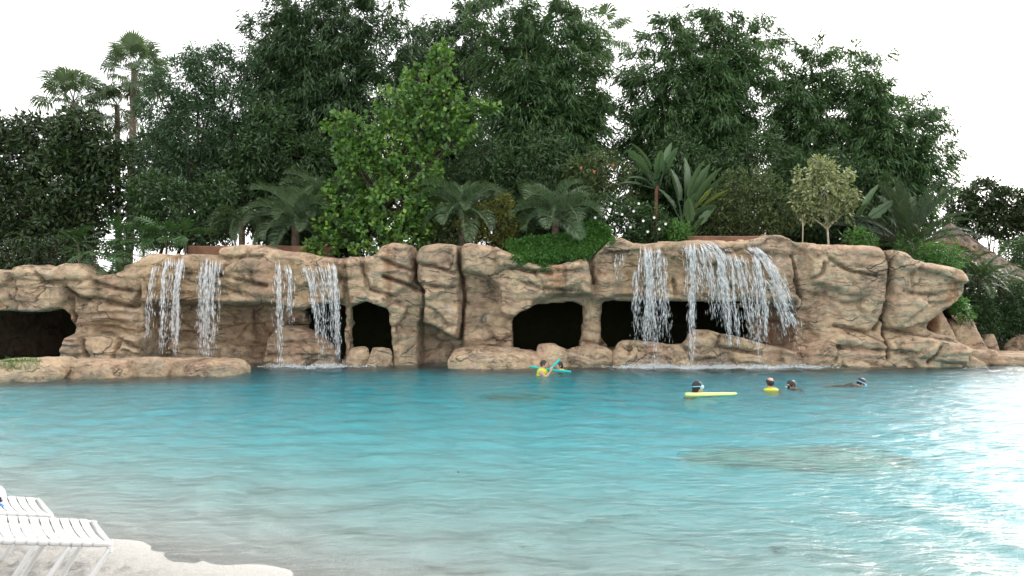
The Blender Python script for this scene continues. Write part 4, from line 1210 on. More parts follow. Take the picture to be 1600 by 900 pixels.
o = link("ground_cover", make_mesh("ground_cover", cv2, cf2, False), m_cover)
tag(o, "dense bright green ground cover hanging over the rock brow at centre", "ground cover"); o["kind"] = "stuff"

# ================================================================== LOOSE BOULDERS
def boulder(label, c, r, seed, name="boulder", flat=0.0, sub=30, group=None, amp=0.22, mat=None, cutb=0.75):
    """one lumpy faceted stone: noise-pushed sphere with planed sides"""
    rng = np.random.default_rng(seed)
    nu, nv = sub * 2, sub
    th = np.linspace(0, 2 * math.pi, nu, endpoint=False); ph_ = np.linspace(0.02, math.pi - 0.02, nv)
    PH, TH = np.meshgrid(ph_, th, indexing='ij')
    d = np.stack([np.sin(PH) * np.cos(TH), np.sin(PH) * np.sin(TH), np.cos(PH)], -1).reshape(-1, 3)
    rad = 1.0 / (np.abs(d) ** 3.2).sum(1) ** (1 / 3.2)
    for _ in range(11):
        nn = nrm(rng.normal(0, 1, 3)); k = rng.uniform(0.78, 1.02)
        t = d @ nn
        rad = np.minimum(rad, np.where(t > 0.05, k / np.maximum(t, 0.05), 9))
    if flat:
        rad = np.minimum(rad, np.where(d[:, 2] > 0.05, flat / np.maximum(d[:, 2], 0.05), 9))
    rr_ = np.asarray(r, float)
    q = d * rr_
    rad = rad * (1 + amp * fbm(q[:, 0] * 1.3 + seed, q[:, 1] * 1.3, q[:, 2] * 1.6, seed % 60, 4) + 0.05 * fbm(q[:, 0] * 6, q[:, 1] * 6, q[:, 2] * 6, seed % 50, 2))
    ck = np.abs(fbm(q[:, 0] * 1.1 + 9, q[:, 1] * 1.1, q[:, 2] * 1.8, seed % 41, 2))
    rad = rad - 0.06 * sstep(0.035, 0.0, ck)
    v = q * rad[:, None] + np.asarray(c, float)
    i = np.arange(nv - 1)[:, None] * nu; j = np.arange(nu)[None, :]; j2 = (j + 1) % nu
    f = np.stack([i + j, i + nu + j, i + nu + j2, i + j2], -1).reshape(-1, 4)
    caps = [np.array([[k, (k + 1) % nu, nu * nv] for k in range(nu)]), np.array([[(nv - 1) * nu + (k + 1) % nu, (nv - 1) * nu + k, nu * nv + 1] for k in range(nu)])]
    v = np.concatenate([v, v[:nu].mean(0)[None], v[-nu:].mean(0)[None]])
    o = link(name, make_mesh(name, v - np.asarray(c), [f] + caps), mat or m_rock, None, c)
    return tag(o, label, "rock", group)

def bld(label, u0, u1, vt, vb, Y, seed, depth=None, **kw):
    """boulder that shows between u0..u1, with top at vt and waterline/ground at vb"""
    a = P(u0, vb, Y); b_ = P(u1, vt, Y)
    w = (b_[0] - a[0]) / 2; h = b_[2] - a[2]
    return boulder(label, ((a[0] + b_[0]) / 2, Y + (depth or w) * 0.6, a[2] - h * 0.05), (w * 1.10, (depth or w) * 1.1, h * 1.12), seed, **kw)

bld("pale low boulder at the left picture edge with a grass pocket on it", -90, 84, 556, 596, 20.8, 601, 1.1, flat=0.72)
bld("broad tan boulder of the low left row, second from the left edge", 72, 206, 561, 589, 21.6, 602, 0.9, flat=0.8)
bld("small rounded boulder between the two broad ones of the low left row", 190, 258, 563, 588, 21.9, 603, 0.6)
bld("flat-topped boulder with a dark notch at the right end of the low left row", 240, 368, 557, 587, 22.2, 604, 0.8, flat=0.74)
bld("thin flat slab lying behind the low left row of boulders", 150, 320, 556, 574, 23.3, 605, 0.8, flat=0.6)
bld("left one of the two small boulders in the narrow cave mouth", 542, 578, 545, 568, 25.5, 606, 0.35)
bld("right one of the two small boulders in the narrow cave mouth", 570, 613, 546, 568, 25.4, 607, 0.4)
bld("wide layered boulder at the waterline left of the middle cave", 704, 836, 541, 574, 24.7, 608, 0.9, flat=0.82)
bld("rounded boulder sticking up in the mouth of the middle cave", 834, 896, 539, 571, 25.2, 609, 0.55)
bld("squat boulder at the foot of the slim rock pillar", 880, 960, 541, 571, 25.3, 610, 0.5)
bld("pale boulder wedged under the overhanging right rock end", 1452, 1494, 487, 532, 26.6, 611, 0.7)
bld("tall lone boulder standing right of the overhanging rock end", 1488, 1542, 493, 546, 27.0, 622, 0.7, amp=0.10)
bld("low grey flat rock in front of the tall lone boulder", 1498, 1562, 540, 566, 26.2, 613, 0.9, flat=0.75)
bld("flat sunlit rock shelf at the right picture edge", 1545, 1680, 547, 568, 26.0, 614, 1.6, flat=0.6)
bld("small tan rock at the foot of the dark hedge", 1540, 1562, 524, 546, 29.0, 615, 0.4)
bld("tan rock behind the channel at the right picture edge", 1586, 1640, 522, 548, 29.2, 616, 0.5)
bld("pinkish stone block lying on the brow left of the right-hand falls", 1028, 1052, 373, 387, 25.95, 617, 0.25, flat=0.7)
bld("left one of the two small stones beside the rightmost fall's source", 1151, 1165, 375, 387, 25.95, 618, 0.2)
bld("right, larger one of the two small stones beside the rightmost fall's source", 1172, 1196, 374, 392, 25.8, 619, 0.3)
bld("flat stone parting the wide right-hand fall on the ledge top", 1087, 1117, 395, 410, 25.0, 620, 0.3)
m_sub = plain_mat("algae_brown_rock", (0.40, 0.39, 0.33), 0.9, 0.2, 0.4, 3, 0.5)
def submerged(label, u, v, w, d, hgt, seed):
    Y = W0(v); x = (u - CX) / F_PX * Y
    gz = float(ground_z(np.array(x), np.array(Y + d * 0.4)))
    return boulder(label, (x, Y + d * 0.5, gz), (w, d, hgt), seed, "submerged_rock", mat=m_sub, flat=0.85)
submerged("long brown rock showing through the water right of centre", 1270, 712, 1.75, 0.9, 0.32, 631)
submerged("small brown rock showing through the water in front of the middle cave", 800, 612, 0.75, 0.5, 0.30, 632)
rngp = np.random.default_rng(640)
for lab_, u, v in (("dark pebble under the shallow water near the bottom right", 1223, 852), ("small dark leaf floating right of centre", 1283, 791), ("tiny dark leaf floating left of centre", 716, 741)):
    Y = W0(v); x = (u - CX) / F_PX * Y
    if "pebble" in lab_:
        o = boulder(lab_, (x, Y + 0.12, float(ground_z(np.array(x), np.array(Y))) + 0.02), (0.055, 0.04, 0.03), 641, "pebble", sub=10, mat=plain_mat("dark_stone", (0.05, 0.05, 0.05), 0.7))
    else:
        a = rngp.uniform(0, 3); s = 0.035
        v_ = np.array([[-s, 0, 0.0], [0, s * 0.4, 0.012], [s, 0, 0.004], [0, -s * 0.4, 0.010], [0, 0, 0.006]])
        rot = np.array([[math.cos(a), -math.sin(a), 0], [math.sin(a), math.cos(a), 0], [0, 0, 1]])
        o = link("floating_leaf", make_mesh("floating_leaf", v_ @ rot.T, np.array([[0, 4, 1], [1, 4, 2], [2, 4, 3], [3, 4, 0]])), plain_mat("brown_leaf", (0.10, 0.05, 0.03), 0.7), None, (x, Y, 0.02))
        tag(o, lab_, "leaf")

# grass pocket between the left boulders
rng = np.random.default_rng(650)
gp = np.stack([rng.uniform(-13.2, -12.2, 700), rng.uniform(20.45, 20.9, 700), np.full(700, 0.0)], -1)
gp[:, 2] = 0.26 + (gp[:, 1] - 20.45) * 0.35
v_, f_ = spray(gp, np.tile(UP, (700, 1)), 4, 0.10, 0.012, 0.0, 0.35, 0.05, rng, 0.2)
o = link("grass", make_mesh("grass", v_, f_, False), m_cover); o["kind"] = "stuff"; tag(o, "short green grass in a pocket on the left edge boulder", "grass")

# ================================================================== BROWN PLANTER WALLS behind the falls
m_clay = plain_mat("red_brown_render", (0.20, 0.108, 0.07), 0.9, 0.2, 0.3, 3, 0.5, 12)
def planter_wall(label, us, vt, vb, Y, seed):
    rng = np.random.default_rng(seed)
    x0, x1 = [(u - CX) / F_PX * Y for u in us]
    n = 40
    xs = np.linspace(x0, x1, n)
    zt = CAM_H + (HOR - vt) / F_PX * Y + 0.03 * fbm(xs, 0, 0, seed, 3); zb = CAM_H + (HOR - vb) / F_PX * Y - 0.5
    prof = [(-0.14, None), (-0.13, -0.03), (-0.09, 0.0), (0.09, 0.0), (0.13, -0.03), (0.14, None)]
    V_ = []
    for i in range(n):
        for dy, dz in prof:
            V_.append([xs[i], Y + dy + 0.10 * math.sin(xs[i] * 0.9), zb if dz is None else zt[i] + dz])
    k = len(prof)
    q = np.array([[i * k + j, (i + 1) * k + j, (i + 1) * k + j + 1, i * k + j + 1] for i in range(n - 1) for j in range(k - 1)])
    caps = [np.array([[0, 1, 2, 3, 4, 5], [(n - 1) * k + j for j in (5, 4, 3, 2, 1, 0)]])]
    o = link("planter_wall", make_mesh("planter_wall", np.array(V_), [q] + caps, False), m_clay)
    return tag(o, label, "wall")
planter_wall("low red-brown planter wall behind the right-hand falls", (1072, 1196), 369, 381, 27.4, 651)
planter_wall("low red-brown planter wall behind the left-hand falls", (296, 480), 384, 397, 27.2, 652)
planter_wall("short red-brown planter wall end showing under the bright tree", (495, 520), 384, 396, 27.0, 653)

# slim stake by the variegated tree
p0 = P(1254, 382, 27.5); p1 = P(1254, 335, 27.5)
o = link("stake", make_mesh("stake", *merge([tube([p0 - UP * 0.5, p0, (p0 + p1) / 2 + np.array([0.01, 0, 0]), p1], 0.022, 7)])), plain_mat("weathered_wood", (0.36, 0.30, 0.22), 0.9))
tag(o, "slim wooden stake left of the variegated tree's trunk", "stake")
# small grey service plate on the rock
p0 = P(757, 498, 25.75); fy = float(front_y(p0[0], p0[2]))
root = thing("service_plate", "small grey square service plate on the rock left of the middle cave", "plate", (p0[0], fy - 0.02, p0[2]))
v_, f_ = box((p0[0], fy - 0.02, p0[2]), (0.12, 0.09, 0.17)); part(root, "cover", v_, f_, plain_mat("grey_plate", (0.22, 0.22, 0.24), 0.5), False)
v_, f_ = box((p0[0], fy - 0.072, p0[2]), (0.07, 0.012, 0.11)); part(root, "flap", v_, f_, plain_mat("dark_grey_plate", (0.14, 0.14, 0.16), 0.5), False)

# ================================================================== THATCHED HUT, HEDGE at the right
hut_c = np.array([(1478 - CX) / F_PX * 39.5 + 0.2, 39.5, 0.3])
root = thing("thatched_hut", "round hut with a conical grey-brown thatched roof behind the palms at right", "hut", hut_c)
m_thatch, nt, out = mat_new("grey_thatch"); b = NB(nt)
geo = b.n("ShaderNodeNewGeometry")
cth = b.ramp(b.math('ADD', b.math('MULTIPLY', geo.outputs['Random Per Island'], 0.6), b.math('MULTIPLY', b.noise(geo.outputs['Position'], 3, 4), 0.4)), [(0.1, (0.10, 0.075, 0.06)), (0.5, (0.19, 0.145, 0.115)), (0.9, (0.28, 0.22, 0.18))])
b.l(b.principled(cth, 0.95, 0.1), out.inputs['Surface'])
ap = P(1486, 352, 39.5); ev = P(1606, 441, 39.5)
apex = np.array([hut_c[0], 39.5, ap[2] + 0.15]); er = ev[0] - hut_c[0]; ez = ev[2]
th = np.linspace(0, 2 * math.pi, 48, endpoint=False)
rings = []
for t in np.linspace(0.02, 1, 9):
    rings.append(np.stack([apex[0] + er * t * np.cos(th), apex[1] + er * t * np.sin(th), np.full(48, apex[2] + (ez - apex[2]) * t - 0.15 * math.sin(t * math.pi))], -1))
V_ = np.concatenate(rings + [np.stack([apex[0] + er * 0.97 * np.cos(th), apex[1] + er * 0.97 * np.sin(th), np.full(48, ez - 0.18)], -1), apex[None]])
i = np.arange(9)[:, None] * 48; j = np.arange(48)[None, :]; j2 = (j + 1) % 48
q = np.stack([i + j, i + 48 + j, i + 48 + j2, i + j2], -1).reshape(-1, 4)
roof = part(root, "roof", V_, [q, np.array([[480, k, (k + 1) % 48] for k in range(48)])], m_thatch)
rng = np.random.default_rng(660)
n = 7000
tt = np.sqrt(rng.random(n)); aa = rng.random(n) * 2 * math.pi
bp = np.stack([apex[0] + er * tt * np.cos(aa), apex[1] + er * tt * np.sin(aa), apex[2] + (ez - apex[2]) * tt - 0.15 * np.sin(tt * math.pi) + 0.02], -1)
dd = nrm(np.stack([er * np.cos(aa), er * np.sin(aa), np.full(n, (ez - apex[2]) + 0.15)], -1) + rng.normal(0, 0.18, (n, 3)))
v_, f_ = leaves_mesh(bp, dd, nrm(np.cross(dd, UP + rng.normal(0, 0.3, (n, 3)))), rng.uniform(0.25, 0.5, n), np.full(n, 0.05))
st = part(root, "thatch", v_, f_, m_thatch, False); st["kind"] = "stuff"; st.parent = roof
for k in range(8):
    a = k * math.pi / 4 + 0.2
    px, py = hut_c[0] + er * 0.82 * math.cos(a), 39.5 + er * 0.82 * math.sin(a)
    v_, f_ = tube([[px, py, 0.1], [px, py, 1.2], [px, py, ez + 0.35]], 0.09, 8)
    part(root, "post", v_, f_, m_bark_dark)
v_, f_ = tube(np.stack([hut_c[0] + er * 0.95 * np.cos(np.linspace(0, 6.283, 49)), 39.5 + er * 0.95 * np.sin(np.linspace(0, 6.283, 49)), np.full(49, ez - 0.16)], -1), 0.07, 6)
part(root, "eave_beam", v_, f_, m_bark_dark).parent = roof

shrub("dense dark hedge behind the channel at the right picture edge", 1580, 30.2, [(1555, 500, 22), (1580, 490, 26), (1605, 495, 28), (1560, 520, 18), (1590, 518, 22), (1640, 500, 32), (1575, 465, 22), (1610, 462, 26), (1545, 478, 18), (1680, 490, 34)], 130, m_shrub, 661, 0.12, 0.06, name="hedge", base_z=0.0)
shrub("lighter bush above the hedge beneath the hut eave", 1580, 33.5, [(1560, 462, 14), (1585, 458, 16), (1605, 455, 18), (1625, 450, 22), (1540, 465, 16), (1520, 470, 18)], 110, m_olive, 662, 0.14, 0.05, base_z=0.2)
shrub("shaded bush behind the tall lone boulder", 1520, 29.6, [(1512, 475, 18), (1535, 485, 18), (1520, 505, 18), (1545, 510, 16), (1500, 520, 16), (1530, 460, 16)], 120, m_shrub, 663, 0.15, 0.05, base_z=0.1)
shrub("dark bush filling the bank behind the overhanging rock end", 1475, 30.5, [(1460, 440, 24), (1485, 465, 26), (1490, 500, 26), (1465, 420, 20), (1500, 430, 18)], 90, m_shrub, 664, 0.16, 0.06, base_z=0.1)

# ================================================================== WATERFALLS
m_fall, nt, out = mat_new("falling_water"); b = NB(nt)
geo = b.n("ShaderNodeNewGeometry")
cw = b.ramp(geo.outputs['Random Per Island'], [(0.0, (0.90, 0.90, 0.90)), (0.6, (0.96, 0.96, 0.96)), (1.0, (0.97, 0.97, 0.97))])
pr = b.principled(cw, 0.35, 0.5)
tr = b.n("ShaderNodeBsdfTranslucent"); b.l(cw, tr.inputs['Color'])
ms = b.n("ShaderNodeMixShader"); ms.inputs[0].default_value = 0.2
b.l(pr, ms.inputs[1]); b.l(tr.outputs[0], ms.inputs[2]); b.l(ms.outputs[0], out.inputs['Surface'])
OCT = np.array([[0, 0, 0.5], [0.5, 0, 0.08], [-0.25, 0.43, 0.08], [-0.25, -0.43, 0.08], [0, 0, -0.5]])
OCF = np.array([[0, 1, 2], [0, 2, 3], [0, 3, 1], [4, 2, 1], [4, 3, 2], [4, 1, 3]])
def drops(p, d, L, w):
    """stretched drops along d"""
    n = len(p)
    a = nrm(np.cross(d, np.array([0.31, 0.9, 0.17]))); c_ = np.cross(d, a)
    v = p[:, None, :] + OCT[None, :, 0:1] * (a * w[:, None])[:, None, :] + OCT[None, :, 1:2] * (c_ * w[:, None])[:, None, :] + OCT[None, :, 2:3] * (d * L[:, None])[:, None, :]
    f = (np.arange(n) * 5)[:, None, None] + OCF[None]
    return v.reshape(-1, 3), f.reshape(-1, 3)

def strand_path(u0, v0, u1, v1, Ya=25.0, n=48, jump=0.05):
    """water sheet: over the ledge, then free fall; returns points on the sheet centre"""
    z0 = CAM_H + (HOR - v0) / F_PX * Ya; z1 = CAM_H + (HOR - v1) / F_PX * Ya
    t = np.linspace(0, 1, n)
    z = z0 + (z1 - z0) * t
    x = (u0 + (u1 - u0) * np.sqrt(t) - CX) / F_PX * Ya
    y = front_y(x, z) - 0.04
    y = np.minimum.accumulate(y) - jump * np.sqrt(t) * 2
    return x, y, z

def waterfall(label, strands, seed, splash):
    rng = np.random.default_rng(seed)
    u0, v0 = strands[0][0], strands[0][1]
    bx = (strands[0][2] - CX) / F_PX * 25.0
    root = thing("waterfall", label, "waterfall", (bx, 25.0, 0.0))
    for (ua, va, ub, vb, wa, wb, n) in strands:
        n = int(n * 0.8)
        x, y, z = strand_path(ua, va, ub, vb)
        t = rng.random(n) ** 1.15
        i = np.clip((t * 47), 0, 46.99); k = i.astype(int); w = i - k
        g = rng.normal(0, 0.42, n) if n < 500 else rng.uniform(-1, 1, n) * 0.5 + rng.normal(0, 0.12, n)
        # threads: drops bunch on wandering lines
        nth = max(2, int(wa / 4.0))
        tpos = np.sort(rng.uniform(-0.5, 0.5, nth)); tw = rng.random(nth) ** 1.6 + 0.08; tw /= tw.sum()
        ti = rng.choice(nth, n, p=tw)
        tend = rng.uniform(0.72, 1.1, nth)[ti]
        t = np.where(rng.random(n) < 0.8, np.minimum(t, 1) * tend, t); t = np.clip(t, 0, 1)
        i = np.clip((t * 47), 0, 46.99); k = i.astype(int); w = i - k
        pxw = 2.2 / max(wa, 4)
        g = np.where(rng.random(n) < 0.78, tpos[ti] + rng.normal(0, 1, n) * (0.35 + 0.9 * t) * pxw * 0.8 + 0.05 * np.sin(t * 7 + tpos[ti] * 9), g)
        wid_ = (wa + (wb - wa) * t) / F_PX * 25.0
        px = x[k] * (1 - w) + x[k + 1] * w + g * wid_
        pz = z[k] * (1 - w) + z[k + 1] * w + rng.normal(0, 0.03, n)
        # hug the curved ledge at the drop's own place, never pass into the rock
        own = np.stack([front_y(px, pz + s) for s in (0.0, 0.15, 0.3, 0.5, 0.8)], 0).min(0) - 0.05
        py = np.minimum(y[k] * (1 - w) + y[k + 1] * w, own) - np.abs(rng.normal(0, 0.05, n)) * (0.3 + t)
        L = rng.uniform(0.06, 0.36, n) * (1.2 - 0.5 * t); ww = (0.004 + 0.016 * rng.random(n) ** 2.0) * (1.25 - 0.55 * t)
        dx = (ub - ua) / F_PX * 25.0 / (2 * np.sqrt(np.maximum(t, 0.05))) / max(0.3, (z[0] - z[-1]))
        d = nrm(np.stack([dx + rng.normal(0, 0.06, n), rng.normal(-0.05, 0.05, n), -np.ones(n)], -1))
        v_, f_ = drops(np.stack([px, py, pz], -1), d, L, ww)
        s = part(root, "water_strand", v_, f_, m_fall, True); s["kind"] = "stuff"
    for (ua, ub, n, Ys) in splash:
        n = int(n * 3.2)
        x0, x1 = (ua - CX) / F_PX * Ys, (ub - CX) / F_PX * Ys
        hot = np.array([(s_[2] - CX) / F_PX * 25.0 for s_ in strands])
        plume = rng.random(n) < 0.55
        px = np.where(plume, hot[rng.integers(0, len(hot), n)] + rng.normal(0, 0.20, n), (x0 + x1) / 2 + rng.normal(0, 0.36, n) * (x1 - x0))
        py = Ys - 0.12 - np.abs(rng.normal(0, 1, n)) * np.where(plume, 0.12, 0.38 * (0.3 + np.clip(vnoise(px / 0.4, seed, 0, 3) + 0.4, 0, 1)))
        pz = np.where(plume, rng.exponential(0.085, n), rng.exponential(0.018, n)) + 0.004
        r = rng.uniform(0.008, 0.034, n) * np.where(pz > 0.10, 0.5, 1)
        d = nrm(rng.normal(0, 1, (n, 3)) * np.array([1.0, 0.7, 0.45]))
        v_, f_ = drops(np.stack([px, py, pz], -1), d, r * 2.0, r * 0.9)
        s = part(root, "splash", v_, f_, m_fall, True); s["kind"] = "stuff"
    return root
waterfall("leftmost waterfall, a thin veil and a thick cord under the lobed plants", [(247, 418, 240, 525, 12, 12, 260), (275, 411, 271, 556, 26, 22, 1500), (262, 413, 262, 552, 10, 12, 420)], 701, [(245, 292, 200, 24.9)])
waterfall("second waterfall from the left, an even single curtain", [(327, 411, 325, 556, 34, 30, 1700), (316, 420, 313, 545, 10, 10, 300)], 702, [(305, 348, 160, 24.9)])
waterfall("third waterfall from the left, a thin cord with a faint veil beside it", [(430, 415, 438, 563, 12, 9, 560), (448, 418, 456, 505, 22, 26, 330)], 703, [(420, 470, 160, 25.3)])
waterfall("fourth waterfall from the left, a slanting veil beside the narrow cave mouth", [(476, 418, 503, 560, 12, 10, 480), (494, 420, 508, 545, 26, 24, 420), (515, 416, 527, 564, 12, 9, 800), (508, 414, 520, 560, 8, 10, 260)], 704, [(470, 555, 420, 25.2)])
waterfall("waterfall at the left end of the wide right ledge, in front of the dark cave", [(1014, 393, 1014, 534, 36, 46, 2100), (1012, 398, 1022, 564, 10, 7, 420), (995, 425, 992, 525, 10, 12, 220), (1034, 405, 1036, 528, 10, 14, 260)], 705, [(968, 1060, 700, 25.0)])
waterfall("waterfall cord with a spreading head, second on the wide right ledge", [(1074, 388, 1074, 566, 20, 10, 1250), (1080, 389, 1092, 470, 34, 36, 650), (1110, 425, 1116, 512, 20, 26, 330)], 706, [(1050, 1105, 420, 24.85)])
waterfall("broadest waterfall, a wide broken veil on the right ledge", [(1128, 403, 1142, 535, 34, 26, 1500), (1160, 406, 1178, 534, 40, 30, 1700), (1176, 430, 1181, 565, 8, 7, 300), (1118, 396, 1128, 470, 18, 20, 500), (1100, 383, 1120, 408, 24, 24, 380)], 707, [(1105, 1200, 700, 24.85)])
waterfall("rightmost waterfall, a slanting stream curving down the right shoulder of the ledge", [(1172, 391, 1228, 500, 16, 24, 1600), (1200, 440, 1232, 520, 26, 26, 460), (1236, 492, 1248, 548, 16, 16, 200)], 708, [(1200, 1285, 380, 25.0)])
waterfall("faint trickle down the rock left of the wide right ledge", [(968, 400, 966, 440, 14, 10, 60)], 709, [])

# ================================================================== SUN LOUNGERS
m_white = plain_mat("white_vinyl", (0.54, 0.54, 0.535), 0.38, 0.5, 0.04, 5)
m_frame = plain_mat("white_tube", (0.56, 0.56, 0.55), 0.3, 0.5, 0.05, 4)
def lounger(label, corner, yaw, pitch, length, width, n_straps):
    """corner: near foot corner of the bed; the bed runs along -x of the local frame, far side along +y"""
    root = thing("sun_lounger", label, "sun lounger", corner, "white strap loungers on the sand")
    root.rotation_euler = (0, pitch, yaw)
    def add(name, v, f, mat, smooth=True, par=root):
        return link(name, make_mesh(name, v, f, smooth), mat, par)
    tr_ = 0.017
    # side rails and foot bar, one bent tube each
    for yy, nm_ in ((0.0, "side_rail"), (width, "side_rail")):
        pts = curve([[-length, yy, 0], [-length * 0.5, yy, 0], [-0.06, yy, 0], [-0.012, yy, -0.012], [-0.005, yy, -0.05]], 5)
        v, f = tube(pts, tr_, 10); add(nm_, v, f, m_frame)
    v, f = tube([[-0.02, 0.0, 0.003], [-0.02, width * 0.5, 0.003], [-0.02, width, 0.003]], tr_, 10); add("foot_bar", v, f, m_frame)
    # sled legs: down from the rail, curved onto the sand, across and up the other side
    for x0, lean_, hgt in ((-0.004, -0.16, 0.44), (-0.22, -0.13, 0.37), (-length + 0.25, 0.14, 0.37)):
        for yy in (0.0, width):
            pts = curve([[x0, yy, -0.02], [x0 + lean_ * 0.5, yy, -hgt * 0.5], [x0 + lean_ * 0.95, yy, -hgt * 0.93], [x0 + lean_ * 1.25, yy, -hgt], [x0 + lean_ * 2.0, yy, -hgt - 0.005]], 7)
            v, f = tube(pts, tr_ * 0.95, 10); add("leg", v, f, m_frame)
    # straps wrapped round both rails
    pitch_ = (length - 0.06) / n_straps
    prof = []
    r = tr_ + 0.004
    for a in np.linspace(-2.2, math.pi / 2, 9):
        prof.append((-math.cos(a) * r if False else -math.cos(a - math.pi / 2 + math.pi / 2) * r, math.sin(a) * r))
    for s_ in np.linspace(0.08, 0.92, 9):
        prof.append((s_ * width, r - 0.016 * math.sin(s_ * math.pi)))
    for a in np.linspace(math.pi / 2, math.pi + 2.2, 9):
        prof.append((width - math.cos(a) * r, math.sin(a) * r))
    prof = np.array(prof)
    m = len(prof); hw = pitch_ * 0.41
    V_ = []
    for sx_, off in ((-hw, -0.0012), (-hw + 0.004, 0.0), (hw - 0.004, 0.0), (hw, -0.0012)):
        V_.append(np.stack([np.full(m, sx_), prof[:, 0], prof[:, 1] + off], -1))
    V_ = np.concatenate(V_)
    q = np.array([[k * m + j, (k + 1) * m + j, (k + 1) * m + j + 1, k * m + j + 1] for k in range(3) for j in range(m - 1)])
    strap_me = make_mesh("strap", V_, q[:, ::-1]); strap_me.materials.append(m_white)
    for k in range(n_straps):
        o = link("strap", strap_me, None, root, (-0.05 - pitch_ * (k + 0.5), 0, 0))
    return root
def lounger_at(label, uc, vc, Yc, uf, vf, n_straps, length, width=0.60, ul=None, vl=None):
    c0 = P(uc, vc, Yc)
    Yf = (CAM_H - c0[2]) * F_PX / (vf - HOR)
    c1 = P(uf, vf, Yf)
    w = c1 - c0
    yaw = math.atan2(w[1], w[0]) - math.pi / 2
    # pitch so that the near rail runs through picture point (ul, vl)
    ax = np.array([math.cos(yaw), math.sin(yaw)])
    best = None
    for s in np.linspace(0.1, 2.5, 600):
        x, y = c0[0] - ax[0] * s, c0[1] - ax[1] * s
        if y > 0.5 and (x / y * F_PX + CX) <= ul:
            z = CAM_H + (HOR - vl) / F_PX * y
            best = math.atan2(z - c0[2], s); break
    return lounger(label, c0, yaw, best if best is not None else 0.1, length, np.hypot(w[0], w[1]), n_straps)
lg1 = lounger_at("front white strap sun lounger, nearest the camera on the sand", 175, 850, 4.72, 150, 817, 22, 1.30, ul=5, vl=845)
lg2 = lounger_at("rear white strap sun lounger behind the front one at the water's edge", 84, 806, 5.55, 64, 782, 16, 1.0, ul=2, vl=803)
# swim gear on the rear lounger
pg = P(-2, 785, 5.60)
root = thing("swim_goggles", "clear swim goggles with black clip and bright blue end on the rear lounger", "goggles", pg)
m_clear = plain_mat("milky_clear_plastic", (0.78, 0.82, 0.85), 0.15, 0.5, 0.04)
m_blue = plain_mat("blue_plastic", (0.02, 0.14, 0.62), 0.25, 0.5, 0.2)
m_lblue = plain_mat("light_blue_plastic", (0.25, 0.55, 0.80), 0.3, 0.5, 0.1)
m_black = plain_mat("black_rubber", (0.015, 0.015, 0.017), 0.5, 0.4, 0.2)
ar = np.linspace(-0.4, 3.6, 16)
ring = np.stack([pg[0] - 0.02 + 0.050 * np.cos(ar), pg[1] + 0 * ar, pg[2] + 0.045 + 0.055 * np.sin(ar)], -1)
v_, f_ = tube(ring, 0.020, 10); part(root, "lens_rim", v_, f_, m_clear)
v_, f_ = box(pg + np.array([0.026, -0.015, 0.025]), (0.010, 0.02, 0.034)); part(root, "clip", v_, f_, m_black, False)
v_, f_ = tube(curve([pg + np.array([-0.06, 0, 0.02]), pg + np.array([-0.01, -0.01, 0.0]), pg + np.array([0.022, -0.02, -0.018])], 6), 0.012, 8); part(root, "tube", v_, f_, m_lblue)
v_, f_ = tube(np.array([pg + np.array([0.027, -0.025, -0.022]) + np.array([0.7, -0.3, -0.35]) * s for s in (-0.022, -0.016, -0.004, 0.010, 0.020, 0.024)]), [0.006, 0.016, 0.021, 0.021, 0.015, 0.004], 12); part(root, "end_cap", v_, f_, m_blue)

# ================================================================== SWIMMERS
m_skin, nt, out = mat_new("skin"); b = NB(nt)
cs = b.ramp(b.noise(b.pos(), 9, 3), [(0.3, (0.42, 0.24, 0.165)), (0.7, (0.52, 0.31, 0.22))])
b.l(b.principled(cs, 0.42, 0.45), out.inputs['Surface'])
m_hair = plain_mat("brown_hair", (0.045, 0.026, 0.018), 0.5, 0.4, 0.4, 40, 0.6, 60)
m_hair_dark = plain_mat("wet_dark_hair", (0.012, 0.010, 0.010), 0.35, 0.5, 0.4, 40, 0.6, 60)
m_vest = plain_mat("yellow_vest", (0.48, 0.50, 0.03), 0.55, 0.4, 0.12, 8, 0.3)
m_wetsuit = plain_mat("black_wetsuit", (0.014, 0.014, 0.017), 0.45, 0.4, 0.3, 8)
m_teal = plain_mat("teal_foam", (0.02, 0.40, 0.36), 0.7, 0.3, 0.08, 12, 0.3, 60)
m_lime = plain_mat("lime_foam", (0.58, 0.66, 0.24), 0.7, 0.3, 0.10, 12, 0.3, 60)
m_lens = plain_mat("mask_lens", (0.45, 0.50, 0.55), 0.08, 0.6, 0.1)
m_eye = plain_mat("eye", (0.05, 0.03, 0.02), 0.15, 0.6, 0.1)

def sd_ell(p, c, r):
    r = np.asarray(r, np.float32)
    return (np.linalg.norm((p - np.asarray(c, np.float32)) / r, axis=-1) - 1) * r.min()
def sd_cap(p, a, b_, ra, rb):
    a = np.asarray(a, np.float32); b_ = np.asarray(b_, np.float32)
    ba = b_ - a
    t = np.clip(((p - a) @ ba) / (ba @ ba + 1e-9), 0, 1)
    return np.linalg.norm(p - a - t[..., None] * ba, axis=-1) - (ra + (rb - ra) * t)
def smin(a, b_, k):
    h = np.clip(0.5 + 0.5 * (b_ - a) / k, 0, 1)
    return b_ * (1 - h) + a * h - k * h * (1 - h)

def sdf_obj(fn, lo, hi, h):
    ax = [np.arange(lo[i], hi[i], h, dtype=np.float32) for i in range(3)]
    p = np.stack(np.meshgrid(*ax, indexing='ij'), -1)
    return surface_nets(fn(p), lo, (h, h, h))

